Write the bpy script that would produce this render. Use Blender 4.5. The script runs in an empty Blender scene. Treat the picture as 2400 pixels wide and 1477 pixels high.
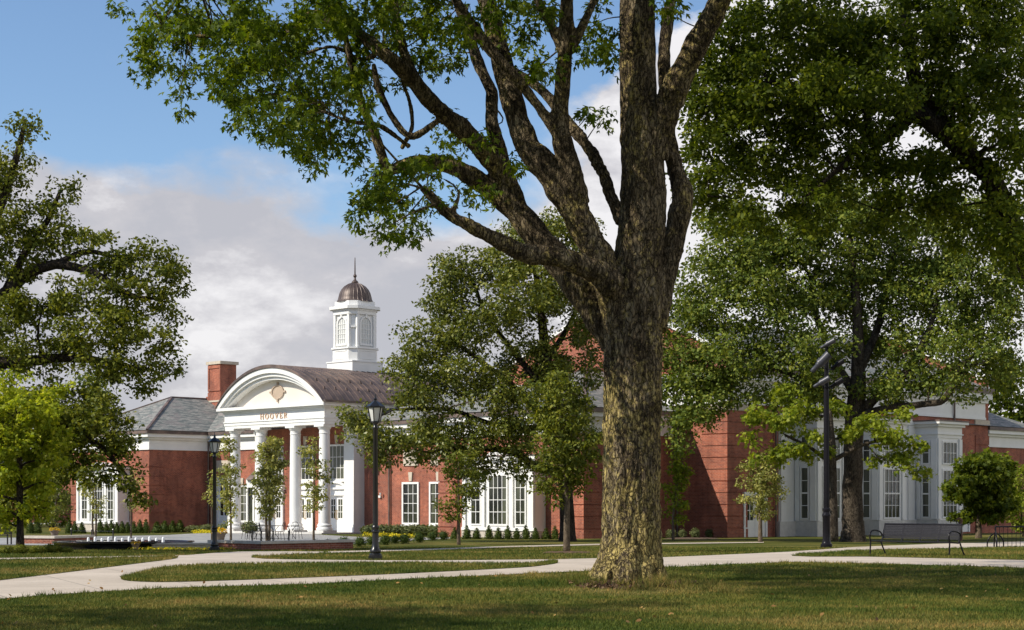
import bpy, bmesh, math, random
import numpy as np
from mathutils import Vector, noise as mnoise

R = math.radians
rng = np.random.default_rng(7)
random.seed(7)
SC = bpy.context.scene
COL = SC.collection

# ------------------------------------------------------------------ camera, sky, sun
F, CX, HY, EYE = 4000.0, 1200.0, 1176.0, 1.5      # focal length / principal point in photo pixels, eye height
cam_d = bpy.data.cameras.new('camera')
cam = bpy.data.objects.new('camera', cam_d)
COL.objects.link(cam)
cam.location = (0, 0, EYE)
cam.rotation_euler = (R(90), 0, 0)
cam_d.sensor_width = 36
cam_d.lens = 36 * F / 2400
cam_d.shift_y = (HY - 738.5) / 2400
cam_d.clip_start, cam_d.clip_end = 0.5, 6000
SC.camera = cam

SUN_EL, SUN_AZ = 40.0, 70.0       # elevation; azimuth measured from straight behind the camera towards its left
sdir = Vector((-math.sin(R(SUN_AZ)) * math.cos(R(SUN_EL)), -math.cos(R(SUN_AZ)) * math.cos(R(SUN_EL)), math.sin(R(SUN_EL))))
sun_d = bpy.data.lights.new('sun', 'SUN')
sun = bpy.data.objects.new('sun', sun_d)
COL.objects.link(sun)
sun_d.energy = 5.0
sun_d.angle = R(0.53)
sun_d.color = (1.0, 0.93, 0.80)
sun.rotation_euler = sdir.to_track_quat('Z', 'Y').to_euler()
sun.location = (-60, -30, 80)

W = bpy.data.worlds.new('World')
SC.world = W
W.use_nodes = True
nt = W.node_tree
nt.nodes.clear()
N = lambda t, **k: _node(nt, t, **k)


def _node(tree, t, **k):
    n = tree.nodes.new(t)
    for a, b in k.items():
        setattr(n, a, b)
    return n


def lk(tree, a, b):
    tree.links.new(a, b)


def build_world():
    out = N('ShaderNodeOutputWorld')
    sky = N('ShaderNodeTexSky', sky_type='NISHITA', sun_disc=False)
    sky.sun_elevation = R(SUN_EL)
    sky.sun_rotation = math.atan2(sdir.x, sdir.y)
    sky.air_density, sky.dust_density, sky.ozone_density = 1.0, 0.25, 4.0
    bsky = N('ShaderNodeBackground')
    bsky.inputs[1].default_value = 0.135
    lk(nt, sky.outputs[0], bsky.inputs[0])
    tc = N('ShaderNodeTexCoord')
    sep = N('ShaderNodeSeparateXYZ')
    lk(nt, tc.outputs['Generated'], sep.inputs[0])

    def mth(op, a, b=None, c=None, clamp=False):
        n = N('ShaderNodeMath', operation=op, use_clamp=clamp)
        for i, v in enumerate((a, b, c)):
            if v is None:
                continue
            if isinstance(v, (int, float)):
                n.inputs[i].default_value = v
            else:
                lk(nt, v, n.inputs[i])
        return n.outputs[0]

    def noise(scale, detail, rough, sx=1, sz=1, off=(0, 0, 0)):
        m = N('ShaderNodeMapping')
        m.inputs['Scale'].default_value = (sx, sx, sz)
        m.inputs['Location'].default_value = off
        lk(nt, tc.outputs['Generated'], m.inputs[0])
        n = N('ShaderNodeTexNoise')
        n.inputs['Scale'].default_value = scale
        n.inputs['Detail'].default_value = detail
        n.inputs['Roughness'].default_value = rough
        lk(nt, m.outputs[0], n.inputs['Vector'])
        return n.outputs['Fac']
    el = sep.outputs['Z']
    ax = sep.outputs['X']
    n1 = noise(6.5, 9, 0.55, 1, 1.7, (0.35, 0, 0.1))
    n2 = noise(20, 7, 0.58, 1, 1.6)
    # cloud bank low in the sky, towering higher towards the right of the view
    tower = mth('MULTIPLY', mth('MAXIMUM', ax, 0), 0.75)
    top = mth('ADD', mth('ADD', 0.205, tower), mth('MULTIPLY', mth('SUBTRACT', n1, 0.5), 0.24))
    top = mth('ADD', top, mth('MULTIPLY', mth('SUBTRACT', n2, 0.5), 0.07))
    edge = mth('MULTIPLY', mth('SUBTRACT', top, el), mth('ADD', 22.0, mth('MULTIPLY', mth('MAXIMUM', ax, 0), 500.0)), clamp=True)
    soft = mth('SMOOTHSTEP' if False else 'POWER', edge, 1.2)
    high = mth('MULTIPLY', mth('SUBTRACT', noise(3.0, 8, 0.6, 1, 2.4, (2.2, 0.4, 0)), 0.56), 3.0, clamp=True)
    fac = mth('MAXIMUM', mth('MULTIPLY', soft, 0.96), mth('MULTIPLY', high, 0.22))
    # colour of the cloud: grey-lavender underside, white lit tops
    lit = mth('ADD', mth('MULTIPLY', mth('SUBTRACT', noise(9, 9, 0.62, 1, 2.0, (0.9, 0, 0.3)), 0.43), 4.2), mth('MULTIPLY', mth('MAXIMUM', ax, 0), 13.0), clamp=True)
    ramp = N('ShaderNodeValToRGB')
    ramp.color_ramp.elements[0].color = (0.52, 0.52, 0.565, 1)
    ramp.color_ramp.elements[1].color = (0.90, 0.88, 0.89, 1)
    e = ramp.color_ramp.elements.new(0.45)
    e.color = (0.60, 0.585, 0.615, 1)
    lk(nt, lit, ramp.inputs[0])
    bcl = N('ShaderNodeBackground')
    bcl.inputs[1].default_value = .92
    lk(nt, ramp.outputs[0], bcl.inputs[0])
    mix = N('ShaderNodeMixShader')
    lk(nt, fac, mix.inputs[0])
    lk(nt, bsky.outputs[0], mix.inputs[1])
    lk(nt, bcl.outputs[0], mix.inputs[2])
    lk(nt, mix.outputs[0], out.inputs[0])


build_world()
vs = SC.view_settings
vs.view_transform = 'Standard'
vs.look = 'None'
vs.exposure = 0.15
vs.gamma = 1.0
SC.cycles.max_bounces = 6
SC.cycles.diffuse_bounces = 3
SC.cycles.glossy_bounces = 3
SC.cycles.transmission_bounces = 4
SC.cycles.transparent_max_bounces = 8

# ------------------------------------------------------------------ terrain profile and pixel <-> ground
KY = np.array([-200, 40, 46, 64.5, 76, 92, 108, 122, 135, 400, 3000.])
KZ = np.array([0, 0, -.02, -.33, -.42, -.50, -.55, -.70, -.76, -.8, -.8])


def gz(Y):
    return float(np.interp(Y, KY, KZ))


_ty = np.concatenate([np.arange(8, 160, .05), np.arange(160, 2500, 2)])
_tp = HY + F * (EYE - np.interp(_ty, KY, KZ)) / _ty


def py2Y(py):
    return float(np.interp(-py, -_tp, _ty))


def W3(px, py, Y):
    """point seen at a photo pixel, Y metres in front of the camera"""
    return Vector(((px - CX) / F * Y, Y, EYE + (HY - py) / F * Y))


def G(px, py):
    Y = py2Y(py)
    return Vector(((px - CX) / F * Y, Y, gz(Y)))


def GY(px, Y):
    return Vector(((px - CX) / F * Y, Y, gz(Y)))


# ------------------------------------------------------------------ object helpers
def tag(o, label=None, cat=None, group=None, kind=None):
    if label: o['label'] = label
    if cat: o['category'] = cat
    if group: o['group'] = group
    if kind: o['kind'] = kind
    return o


def thing(name, loc, label, cat, group=None, rz=0):
    o = bpy.data.objects.new(name, None)
    COL.objects.link(o)
    o.location = loc
    o.rotation_euler = (0, 0, rz)
    o.empty_display_size = .3
    return tag(o, label, cat, group)


def copy_tree(o, parent=None):
    c = o.copy()
    COL.objects.link(c)
    c.parent = parent
    for ch in list(o.children):
        copy_tree(ch, c)
    return c


def obj_from(name, me, mat, parent=None):
    if mat:
        me.materials.append(mat)
    o = bpy.data.objects.new(name, me)
    COL.objects.link(o)
    if parent:
        o.parent = parent
    return o


def catmull(P, n=6, closed=False):
    P = [np.asarray(p, float) for p in P]
    out = []
    m = len(P)
    rngi = range(m) if closed else range(m - 1)
    for i in rngi:
        if closed:
            a, b, c, d = P[i - 1], P[i], P[(i + 1) % m], P[(i + 2) % m]
        else:
            b, c = P[i], P[i + 1]
            a = P[i - 1] if i > 0 else 2 * b - c
            d = P[i + 2] if i + 2 < m else 2 * c - b
        for k in range(n):
            t = k / n
            out.append(.5 * ((2 * b) + (c - a) * t + (2 * a - 5 * b + 4 * c - d) * t * t + (3 * b - a - 3 * c + d) * t ** 3))
    if not closed:
        out.append(P[-1])
    return out


class MB:
    """collects simple shapes and links them as one mesh; fn maps local coordinates"""

    def __init__(s, fn=None):
        s.v, s.f, s.fn = [], [], fn

    def add(s, vs, fs):
        b = len(s.v)
        s.v += [s.fn(*p) if s.fn else tuple(p) for p in vs]
        s.f += [[b + i for i in f] for f in fs]
        return s

    def box(s, x0, x1, y0, y1, z0, z1):
        return s.add([(x0, y0, z0), (x1, y0, z0), (x1, y1, z0), (x0, y1, z0), (x0, y0, z1), (x1, y0, z1), (x1, y1, z1), (x0, y1, z1)],
                     [(0, 3, 2, 1), (4, 5, 6, 7), (0, 1, 5, 4), (1, 2, 6, 5), (2, 3, 7, 6), (3, 0, 4, 7)])

    def bar(s, p, q, w, h=None):
        """square bar from p to q"""
        p, q = Vector(p), Vector(q)
        h = h or w
        d = (q - p).normalized()
        u = d.cross(Vector((0, 0, 1)))
        if u.length < .01: u = Vector((1, 0, 0))
        u.normalize()
        t = u.cross(d)
        c = [(-1, -1), (1, -1), (1, 1), (-1, 1)]
        vs = [tuple(p + u * a * w / 2 + t * b * h / 2) for a, b in c] + [tuple(q + u * a * w / 2 + t * b * h / 2) for a, b in c]
        return s.add(vs, [(0, 3, 2, 1), (4, 5, 6, 7), (0, 1, 5, 4), (1, 2, 6, 5), (2, 3, 7, 6), (3, 0, 4, 7)])

    def prism(s, poly, d0, d1, axis='y'):
        """polygon in the (a, z) plane pushed from d0 to d1"""
        n = len(poly)
        if axis == 'y':
            vs = [(a, d0, z) for a, z in poly] + [(a, d1, z) for a, z in poly]
        elif axis == 'x':
            vs = [(d0, a, z) for a, z in poly] + [(d1, a, z) for a, z in poly]
        else:
            vs = [(a, z, d0) for a, z in poly] + [(a, z, d1) for a, z in poly]
        fs = [tuple(range(n)), tuple(range(2 * n - 1, n - 1, -1))] + [(i, i + n, (i + 1) % n + n, (i + 1) % n) for i in range(n)]
        return s.add(vs, fs)

    def band(s, outer, inner, d0, d1, axis='y', closed=False):
        """strip between two equal-length outlines, pushed from d0 to d1"""
        n = len(outer)
        for i in range(n if closed else n - 1):
            j = (i + 1) % n
            s.prism([outer[i], outer[j], inner[j], inner[i]], d0, d1, axis)
        return s

    def lathe(s, prof, c=(0, 0, 0), n=20, caps=True):
        vs, fs = [], []
        for r, z in prof:
            for k in range(n):
                a = 2 * math.pi * k / n
                vs.append((c[0] + r * math.cos(a), c[1] + r * math.sin(a), c[2] + z))
        for i in range(len(prof) - 1):
            for k in range(n):
                l = (k + 1) % n
                fs.append((i * n + k, i * n + l, (i + 1) * n + l, (i + 1) * n + k))
        if caps:
            fs.append(tuple(range(n - 1, -1, -1)))
            fs.append(tuple((len(prof) - 1) * n + k for k in range(n)))
        return s.add(vs, fs)

    def tube(s, pts, rad, n=8, caps=True):
        V, Fc = tube_arrays(pts, rad, n, caps)
        return s.add([tuple(p) for p in V], Fc)

    def build(s, name, mat, parent=None, smooth=False, bevel=0):
        me = bpy.data.meshes.new(name)
        me.from_pydata([tuple(p) for p in s.v], [], s.f)
        bm = bmesh.new()
        bm.from_mesh(me)
        bmesh.ops.recalc_face_normals(bm, faces=bm.faces)
        if bevel:
            bmesh.ops.bevel(bm, geom=[e for e in bm.edges if len(e.link_faces) == 2 and e.calc_face_angle(0) > .6], offset=bevel, segments=1, affect='EDGES')
        uv = bm.loops.layers.uv.new('UVMap')
        Z = Vector((0, 0, 1))
        for f in bm.faces:
            n = f.normal
            h = Z.cross(n)
            h = Vector((1, 0, 0)) if h.length < .05 else h.normalized()
            t = n.cross(h)
            for l in f.loops:
                l[uv].uv = (l.vert.co.dot(h), l.vert.co.dot(t))
        bm.to_mesh(me)
        bm.free()
        if smooth:
            me.polygons.foreach_set('use_smooth', [True] * len(me.polygons))
            if smooth != 'all':
                try:
                    me.set_sharp_from_angle(angle=R(40))
                except Exception:
                    pass
        return obj_from(name, me, mat, parent)


def tube_arrays(pts, rad, n=8, caps=True):
    P = np.asarray(pts, float)
    m = len(P)
    rad = np.full(m, rad) if np.isscalar(rad) else np.asarray(rad, float)
    T = np.gradient(P, axis=0)
    T /= np.linalg.norm(T, axis=1)[:, None] + 1e-9
    u = np.cross(T[0], (0.31, .95, .05))
    u /= np.linalg.norm(u) + 1e-9
    V = []
    ang = np.arange(n) * 2 * np.pi / n
    for i in range(m):
        u = u - T[i] * np.dot(u, T[i])
        u /= np.linalg.norm(u) + 1e-9
        w = np.cross(T[i], u)
        V.append(P[i] + rad[i] * (np.cos(ang)[:, None] * u + np.sin(ang)[:, None] * w))
    V = np.concatenate(V)
    fs = [(i * n + k, i * n + (k + 1) % n, (i + 1) * n + (k + 1) % n, (i + 1) * n + k) for i in range(m - 1) for k in range(n)]
    if caps:
        fs.append(tuple(range(n - 1, -1, -1)))
        fs.append(tuple((m - 1) * n + k for k in range(n)))
    return V, fs


# ------------------------------------------------------------------ materials
def lin(r, g, b):
    f = lambda c: (c / 255 / 12.92) if c / 255 <= .04045 else ((c / 255 + .055) / 1.055) ** 2.4
    return (f(r), f(g), f(b), 1)


def mat_new(name):
    m = bpy.data.materials.new(name)
    m.use_nodes = True
    t = m.node_tree
    t.nodes.clear()
    o = t.nodes.new('ShaderNodeOutputMaterial')
    b = t.nodes.new('ShaderNodeBsdfPrincipled')
    t.links.new(b.outputs[0], o.inputs[0])
    return m, t, b, o


def ramp_node(t, fac, stops):
    r = t.nodes.new('ShaderNodeValToRGB')
    el = r.color_ramp.elements
    el[0].position, el[0].color = stops[0]
    el[1].position, el[1].color = stops[-1]
    for p, c in stops[1:-1]:
        e = el.new(p)
        e.color = c
    t.links.new(fac, r.inputs[0])
    return r.outputs[0]


def noise_node(t, vec, scale, detail=5, rough=.55, mscale=None, out='Fac'):
    if mscale:
        m = t.nodes.new('ShaderNodeMapping')
        m.inputs['Scale'].default_value = mscale
        t.links.new(vec, m.inputs[0])
        vec = m.outputs[0]
    n = t.nodes.new('ShaderNodeTexNoise')
    n.inputs['Scale'].default_value = scale
    n.inputs['Detail'].default_value = detail
    n.inputs['Roughness'].default_value = rough
    t.links.new(vec, n.inputs['Vector'])
    return n.outputs[out]


def mixc(t, fac, a, b, mode='MIX'):
    n = t.nodes.new('ShaderNodeMix')
    n.data_type = 'RGBA'
    n.blend_type = mode
    for s, v in ((n.inputs[0], fac), (n.inputs[6], a), (n.inputs[7], b)):
        if isinstance(v, (int, float)):
            s.default_value = v
        elif isinstance(v, tuple):
            s.default_value = v
        else:
            t.links.new(v, s)
    return n.outputs[2]


def bump(t, b, h, strength=.3, dist=.02):
    n = t.nodes.new('ShaderNodeBump')
    n.inputs['Strength'].default_value = strength
    n.inputs['Distance'].default_value = dist
    t.links.new(h, n.inputs['Height'])
    t.links.new(n.outputs[0], b.inputs['Normal'])


def coord(t, which='Object'):
    return t.nodes.new('ShaderNodeTexCoord').outputs[which]


def m_simple(name, c, rough=.6, var=.12, scale=4, metal=0, spec=.4, bmp=0.0, coat=0):
    m, t, b, o = mat_new(name)
    co = coord(t)
    nz = noise_node(t, co, scale, 6, .6)
    d = tuple(x * (1 - var) for x in c[:3]) + (1,)
    l = tuple(min(1, x * (1 + var)) for x in c[:3]) + (1,)
    t.links.new(ramp_node(t, nz, [(.3, d), (.7, l)]), b.inputs['Base Color'])
    b.inputs['Roughness'].default_value = rough
    b.inputs['Metallic'].default_value = metal
    b.inputs['Specular IOR Level'].default_value = spec
    b.inputs['Coat Weight'].default_value = coat
    if bmp:
        bump(t, b, noise_node(t, co, scale * 8, 4), bmp, .01)
    return m


def m_brick(name='brick', base=(.345, .108, .064), sc=1.0):
    m, t, b, o = mat_new(name)
    uv = coord(t, 'UV')
    br = t.nodes.new('ShaderNodeTexBrick')
    br.inputs['Scale'].default_value = 1.0
    br.inputs['Brick Width'].default_value = .215 * sc
    br.inputs['Row Height'].default_value = .078 * sc
    br.inputs['Mortar Size'].default_value = .0065 * sc
    br.inputs['Mortar Smooth'].default_value = .1
    br.inputs['Bias'].default_value = -.35
    r, g, bl = base
    br.inputs['Color1'].default_value = (r, g, bl, 1)
    br.inputs['Color2'].default_value = (r * .52, g * .47, bl * .6, 1)
    br.inputs['Mortar'].default_value = (.40, .27, .21, 1)
    t.links.new(uv, br.inputs['Vector'])
    n1 = noise_node(t, uv, .55, 6, .6)
    n2 = noise_node(t, uv, 9, 4, .6, (1, 2.6, 1))
    c = mixc(t, 1.0, br.outputs['Color'], ramp_node(t, n1, [(.4, (.78, .80, .82, 1)), (.6, (1.16, 1.12, 1.08, 1))]), 'MULTIPLY')
    c = mixc(t, 1.0, c, ramp_node(t, n2, [(.3, (.75, .74, .76, 1)), (.65, (1.18, 1.15, 1.12, 1))]), 'MULTIPLY')
    n3 = noise_node(t, uv, 1.6, 5, .65, (1, .16, 1))
    c = mixc(t, 1, c, ramp_node(t, n3, [(.38, (.78, .77, .78, 1)), (.56, (1.06, 1.06, 1.05, 1))]), 'MULTIPLY')
    t.links.new(c, b.inputs['Base Color'])
    b.inputs['Roughness'].default_value = .85
    b.inputs['Specular IOR Level'].default_value = .2
    inv = t.nodes.new('ShaderNodeMath')
    inv.operation = 'SUBTRACT'
    inv.inputs[0].default_value = 1
    t.links.new(br.outputs['Fac'], inv.inputs[1])
    bump(t, b, inv.outputs[0], .5, .008)
    return m


def m_slate():
    m, t, b, o = mat_new('slate_shingles')
    uv = coord(t, 'UV')
    br = t.nodes.new('ShaderNodeTexBrick')
    br.inputs['Brick Width'].default_value = .42
    br.inputs['Row Height'].default_value = .19
    br.inputs['Mortar Size'].default_value = .010
    br.inputs['Bias'].default_value = 0
    br.inputs['Color1'].default_value = (.30, .292, .262, 1)
    br.inputs['Color2'].default_value = (.20, .20, .182, 1)
    br.inputs['Mortar'].default_value = (.05, .05, .05, 1)
    br.inputs['Scale'].default_value = 1
    t.links.new(uv, br.inputs['Vector'])
    n = noise_node(t, uv, 1.25, 2, .5, (1, 3.0, 1))
    c = mixc(t, ramp_node(t, n, [(.505, (0, 0, 0, 1)), (.54, (.85, .85, .85, 1))]), br.outputs['Color'], (.095, .112, .105, 1))
    n2 = noise_node(t, uv, .9, 5, .7)
    c = mixc(t, ramp_node(t, n2, [(.53, (0, 0, 0, 1)), (.6, (.5, .5, .5, 1))]), c, (.22, .18, .17, 1))
    t.links.new(c, b.inputs['Base Color'])
    b.inputs['Roughness'].default_value = .7
    bump(t, b, br.outputs['Color'], .4, .02)
    return m


def m_copper():
    m, t, b, o = mat_new('brown_copper')
    co = coord(t)
    n = noise_node(t, co, 1.3, 6, .65)
    n2 = noise_node(t, co, .35, 3, .5)
    c = ramp_node(t, n, [(.38, (.090, .068, .060, 1)), (.5, (.138, .102, .088, 1)), (.64, (.20, .142, .115, 1))])
    c = mixc(t, 1, c, ramp_node(t, n2, [(.35, (.85, .85, .9, 1)), (.65, (1.15, 1.1, 1.05, 1))]), 'MULTIPLY')
    t.links.new(c, b.inputs['Base Color'])
    b.inputs['Metallic'].default_value = .15
    b.inputs['Roughness'].default_value = .5
    return m


def m_glass(name='window_glass', dark=(.012, .014, .012, 1), mid=(.085, .092, .062, 1)):
    m, t, b, o = mat_new(name)
    co = coord(t)
    n = noise_node(t, co, .8, 3, .5, (1.2, 1.2, .25))
    t.links.new(ramp_node(t, n, [(.42, dark), (.6, mid)]), b.inputs['Base Color'])
    b.inputs['Roughness'].default_value = .06
    b.inputs['Specular IOR Level'].default_value = .55
    n2 = noise_node(t, co, 1.7, 2, .5)
    bump(t, b, n2, .03, .05)
    return m


def m_leaf(name, cols, trans=.35, rough=.55, spec=.16):
    """cols: linear colours from dark to light, chosen leaf by leaf"""
    m, t, b, o = mat_new(name)
    ge = t.nodes.new('ShaderNodeNewGeometry')
    k = len(cols)
    c = ramp_node(t, ge.outputs['Random Per Island'], [(i / (k - 1), cl + (1,)) for i, cl in enumerate(cols)])
    co = coord(t)
    n = noise_node(t, co, .45, 3, .5)
    c = mixc(t, 1, c, ramp_node(t, n, [(.35, (.82, .84, .8, 1)), (.65, (1.15, 1.12, 1.05, 1))]), 'MULTIPLY')
    t.links.new(c, b.inputs['Base Color'])
    b.inputs['Roughness'].default_value = rough
    b.inputs['Specular IOR Level'].default_value = spec
    tr = t.nodes.new('ShaderNodeBsdfTranslucent')
    c2 = mixc(t, 1, c, (1.5, 1.45, .55, 1), 'MULTIPLY')
    t.links.new(c2, tr.inputs['Color'])
    mx = t.nodes.new('ShaderNodeMixShader')
    mx.inputs[0].default_value = trans
    t.links.new(b.outputs[0], mx.inputs[1])
    t.links.new(tr.outputs[0], mx.inputs[2])
    t.links.new(mx.outputs[0], o.inputs[0])
    return m


def m_bark(name, a, bcol, c3=None, scale=1.0, strength=.9, lichen_sun=None):
    """ridged bark: long plates parted by dark cracks, greyer and browner patches, lichened, sun-brightened lower bole where asked for"""
    m, t, b, o = mat_new(name)
    co = coord(t)

    def math_(op, x, y=None, clamp=False):
        n = t.nodes.new('ShaderNodeMath')
        n.operation = op
        n.use_clamp = clamp
        for s_, v in zip(n.inputs, (x, y)):
            if v is None: continue
            if isinstance(v, (int, float)): s_.default_value = v
            else: t.links.new(v, s_)
        return n.outputs[0]
    n1 = noise_node(t, co, 4 * scale, 8, .68, (1, 1, .3))
    dn = noise_node(t, co, 4.5 * scale, 5, .65, (1, 1, .6), 'Color')
    ad = t.nodes.new('ShaderNodeVectorMath')
    ad.operation = 'MULTIPLY_ADD'
    t.links.new(dn, ad.inputs[0])
    ad.inputs[1].default_value = (.24, .24, .5)
    t.links.new(co, ad.inputs[2])
    mp = t.nodes.new('ShaderNodeMapping')
    mp.inputs['Scale'].default_value = (1, 1, .24)
    t.links.new(ad.outputs[0], mp.inputs[0])
    vo = t.nodes.new('ShaderNodeTexVoronoi')
    vo.feature = 'DISTANCE_TO_EDGE'
    vo.inputs['Scale'].default_value = 17 * scale
    t.links.new(mp.outputs[0], vo.inputs['Vector'])
    plate = math_('MULTIPLY', math_('ADD', vo.outputs['Distance'], math_('MULTIPLY', math_('SUBTRACT', noise_node(t, co, 13 * scale, 4, .7, (1, 1, .4)), .5), .16)), 5.5, True)
    fine = noise_node(t, co, 30 * scale, 5, .7, (1, 1, .35))
    c = ramp_node(t, n1, [(.36, a + (1,)), (.5, bcol + (1,)), (.64, (c3 or tuple(x * 1.35 for x in bcol)) + (1,))])
    c = mixc(t, 1, c, ramp_node(t, fine, [(.35, (.62, .62, .62, 1)), (.65, (1.3, 1.3, 1.3, 1))]), 'MULTIPLY')
    if lichen_sun:
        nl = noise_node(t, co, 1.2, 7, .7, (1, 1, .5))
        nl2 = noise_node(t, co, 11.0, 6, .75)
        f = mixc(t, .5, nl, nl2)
        sp = t.nodes.new('ShaderNodeSeparateXYZ')      # lichen thickest on the lower bole, also painting in its sunlit brightness
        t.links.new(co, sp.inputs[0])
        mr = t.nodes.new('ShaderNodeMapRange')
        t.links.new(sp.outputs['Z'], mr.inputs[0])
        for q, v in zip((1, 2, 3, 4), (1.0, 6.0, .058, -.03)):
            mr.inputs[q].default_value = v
        c = mixc(t, ramp_node(t, math_('ADD', f, mr.outputs[0]), [(.49, (0, 0, 0, 1)), (.58, (.75, .75, .75, 1))]), c, lichen_sun + (1,))
    c = mixc(t, ramp_node(t, plate, [(.05, (.85, .85, .85, 1)), (.5, (0, 0, 0, 1))]), c, tuple(x * .22 for x in a) + (1,))
    t.links.new(c, b.inputs['Base Color'])
    b.inputs['Roughness'].default_value = .92
    b.inputs['Specular IOR Level'].default_value = .12
    hgt = math_('ADD', math_('MULTIPLY', plate, .75), math_('MULTIPLY', fine, .35))
    bump(t, b, hgt, strength, .06 if lichen_sun else .04)
    return m


def m_lawn():
    m, t, b, o = mat_new('mown_lawn')
    co = coord(t)
    big = noise_node(t, co, .16, 5, .6, (1, 1.7, 1))
    mid = noise_node(t, co, 1.1, 5, .65)
    fine = noise_node(t, co, 26, 4, .7)
    c = ramp_node(t, big, [(.40, (0.055, 0.071, 0.013, 1)), (.5, (0.092, 0.100, 0.022, 1)), (.66, (0.179, 0.148, 0.050, 1))])
    c = mixc(t, 1, c, ramp_node(t, mid, [(.3, (.72, .8, .7, 1)), (.7, (1.25, 1.18, 1.15, 1))]), 'MULTIPLY')
    c = mixc(t, 1, c, ramp_node(t, fine, [(.3, (.45, .5, .4, 1)), (.7, (1.5, 1.4, 1.3, 1))]), 'MULTIPLY')
    t.links.new(c, b.inputs['Base Color'])
    b.inputs['Roughness'].default_value = .95
    b.inputs['Specular IOR Level'].default_value = .1
    bump(t, b, fine, .8, .04)
    return m


def m_grass():
    m, t, b, o = mat_new('grass_blades')
    co = coord(t)
    ge = t.nodes.new('ShaderNodeNewGeometry')
    big = noise_node(t, co, .16, 5, .6, (1, 1.7, 1))
    c = ramp_node(t, big, [(.40, (0.074, 0.105, 0.015, 1)), (.5, (0.134, 0.144, 0.029, 1)), (.66, (0.249, 0.201, 0.066, 1))])
    r = ramp_node(t, ge.outputs['Random Per Island'], [(0, (.45, .6, .42, 1)), (.6, (1.05, 1.08, .95, 1)), (.84, (1.5, 1.28, 1.2, 1)), (1, (1.8, 1.45, 1.5, 1))])
    c = mixc(t, 1, c, r, 'MULTIPLY')
    md = noise_node(t, co, 1.3, 4, .6)
    c = mixc(t, 1, c, ramp_node(t, md, [(.38, (.62, .78, .6, 1)), (.62, (1.3, 1.15, 1.15, 1))]), 'MULTIPLY')
    t.links.new(c, b.inputs['Base Color'])
    b.inputs['Roughness'].default_value = .7
    b.inputs['Specular IOR Level'].default_value = .2
    tr = t.nodes.new('ShaderNodeBsdfTranslucent')
    t.links.new(c, tr.inputs[0])
    mx = t.nodes.new('ShaderNodeMixShader')
    mx.inputs[0].default_value = .3
    t.links.new(b.outputs[0], mx.inputs[1])
    t.links.new(tr.outputs[0], mx.inputs[2])
    t.links.new(mx.outputs[0], o.inputs[0])
    return m


def m_path():
    m, t, b, o = mat_new('concrete_path')
    co = coord(t)
    n = noise_node(t, co, .5, 6, .65)
    f = noise_node(t, co, 18, 5, .7)
    st = noise_node(t, co, 1.7, 7, .75, (.6, 1.6, 1))
    c = ramp_node(t, n, [(.3, (.43, .36, .285, 1)), (.7, (.58, .495, .405, 1))])
    c = mixc(t, 1, c, ramp_node(t, f, [(.3, (.86, .86, .86, 1)), (.7, (1.08, 1.08, 1.08, 1))]), 'MULTIPLY')
    c = mixc(t, ramp_node(t, st, [(.58, (0, 0, 0, 1)), (.72, (.5, .5, .5, 1))]), c, (.27, .225, .18, 1))
    br = t.nodes.new('ShaderNodeTexBrick')          # scored joints
    br.offset = 0
    br.inputs['Scale'].default_value = 1
    br.inputs['Brick Width'].default_value = 1.8
    br.inputs['Row Height'].default_value = 1.8
    br.inputs['Mortar Size'].default_value = .016
    for q, v in (('Color1', 1.0), ('Color2', .93), ('Mortar', .55)):
        br.inputs[q].default_value = (v, v, v, 1)
    mp = t.nodes.new('ShaderNodeMapping')
    mp.inputs['Rotation'].default_value = (0, 0, R(-24))
    t.links.new(co, mp.inputs[0])
    t.links.new(mp.outputs[0], br.inputs['Vector'])
    c = mixc(t, 1, c, br.outputs['Color'], 'MULTIPLY')
    t.links.new(c, b.inputs['Base Color'])
    b.inputs['Roughness'].default_value = .9
    bump(t, b, f, .25, .01)
    return m


def m_paving():
    m, t, b, o = mat_new('plaza_paving')
    co = coord(t)
    br = t.nodes.new('ShaderNodeTexBrick')
    br.inputs['Brick Width'].default_value = .9
    br.inputs['Row Height'].default_value = .6
    br.inputs['Mortar Size'].default_value = .012
    br.inputs['Color1'].default_value = (.36, .35, .325, 1)
    br.inputs['Color2'].default_value = (.28, .28, .27, 1)
    br.inputs['Mortar'].default_value = (.15, .14, .13, 1)
    br.inputs['Scale'].default_value = 1
    mp = t.nodes.new('ShaderNodeMapping')
    mp.inputs['Rotation'].default_value = (0, 0, R(45))
    t.links.new(co, mp.inputs[0])
    t.links.new(mp.outputs[0], br.inputs['Vector'])
    n = noise_node(t, co, .6, 5, .6)
    c = mixc(t, 1, br.outputs['Color'], ramp_node(t, n, [(.3, (.85, .85, .85, 1)), (.7, (1.1, 1.1, 1.1, 1))]), 'MULTIPLY')
    t.links.new(c, b.inputs['Base Color'])
    b.inputs['Roughness'].default_value = .75
    return m


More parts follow.
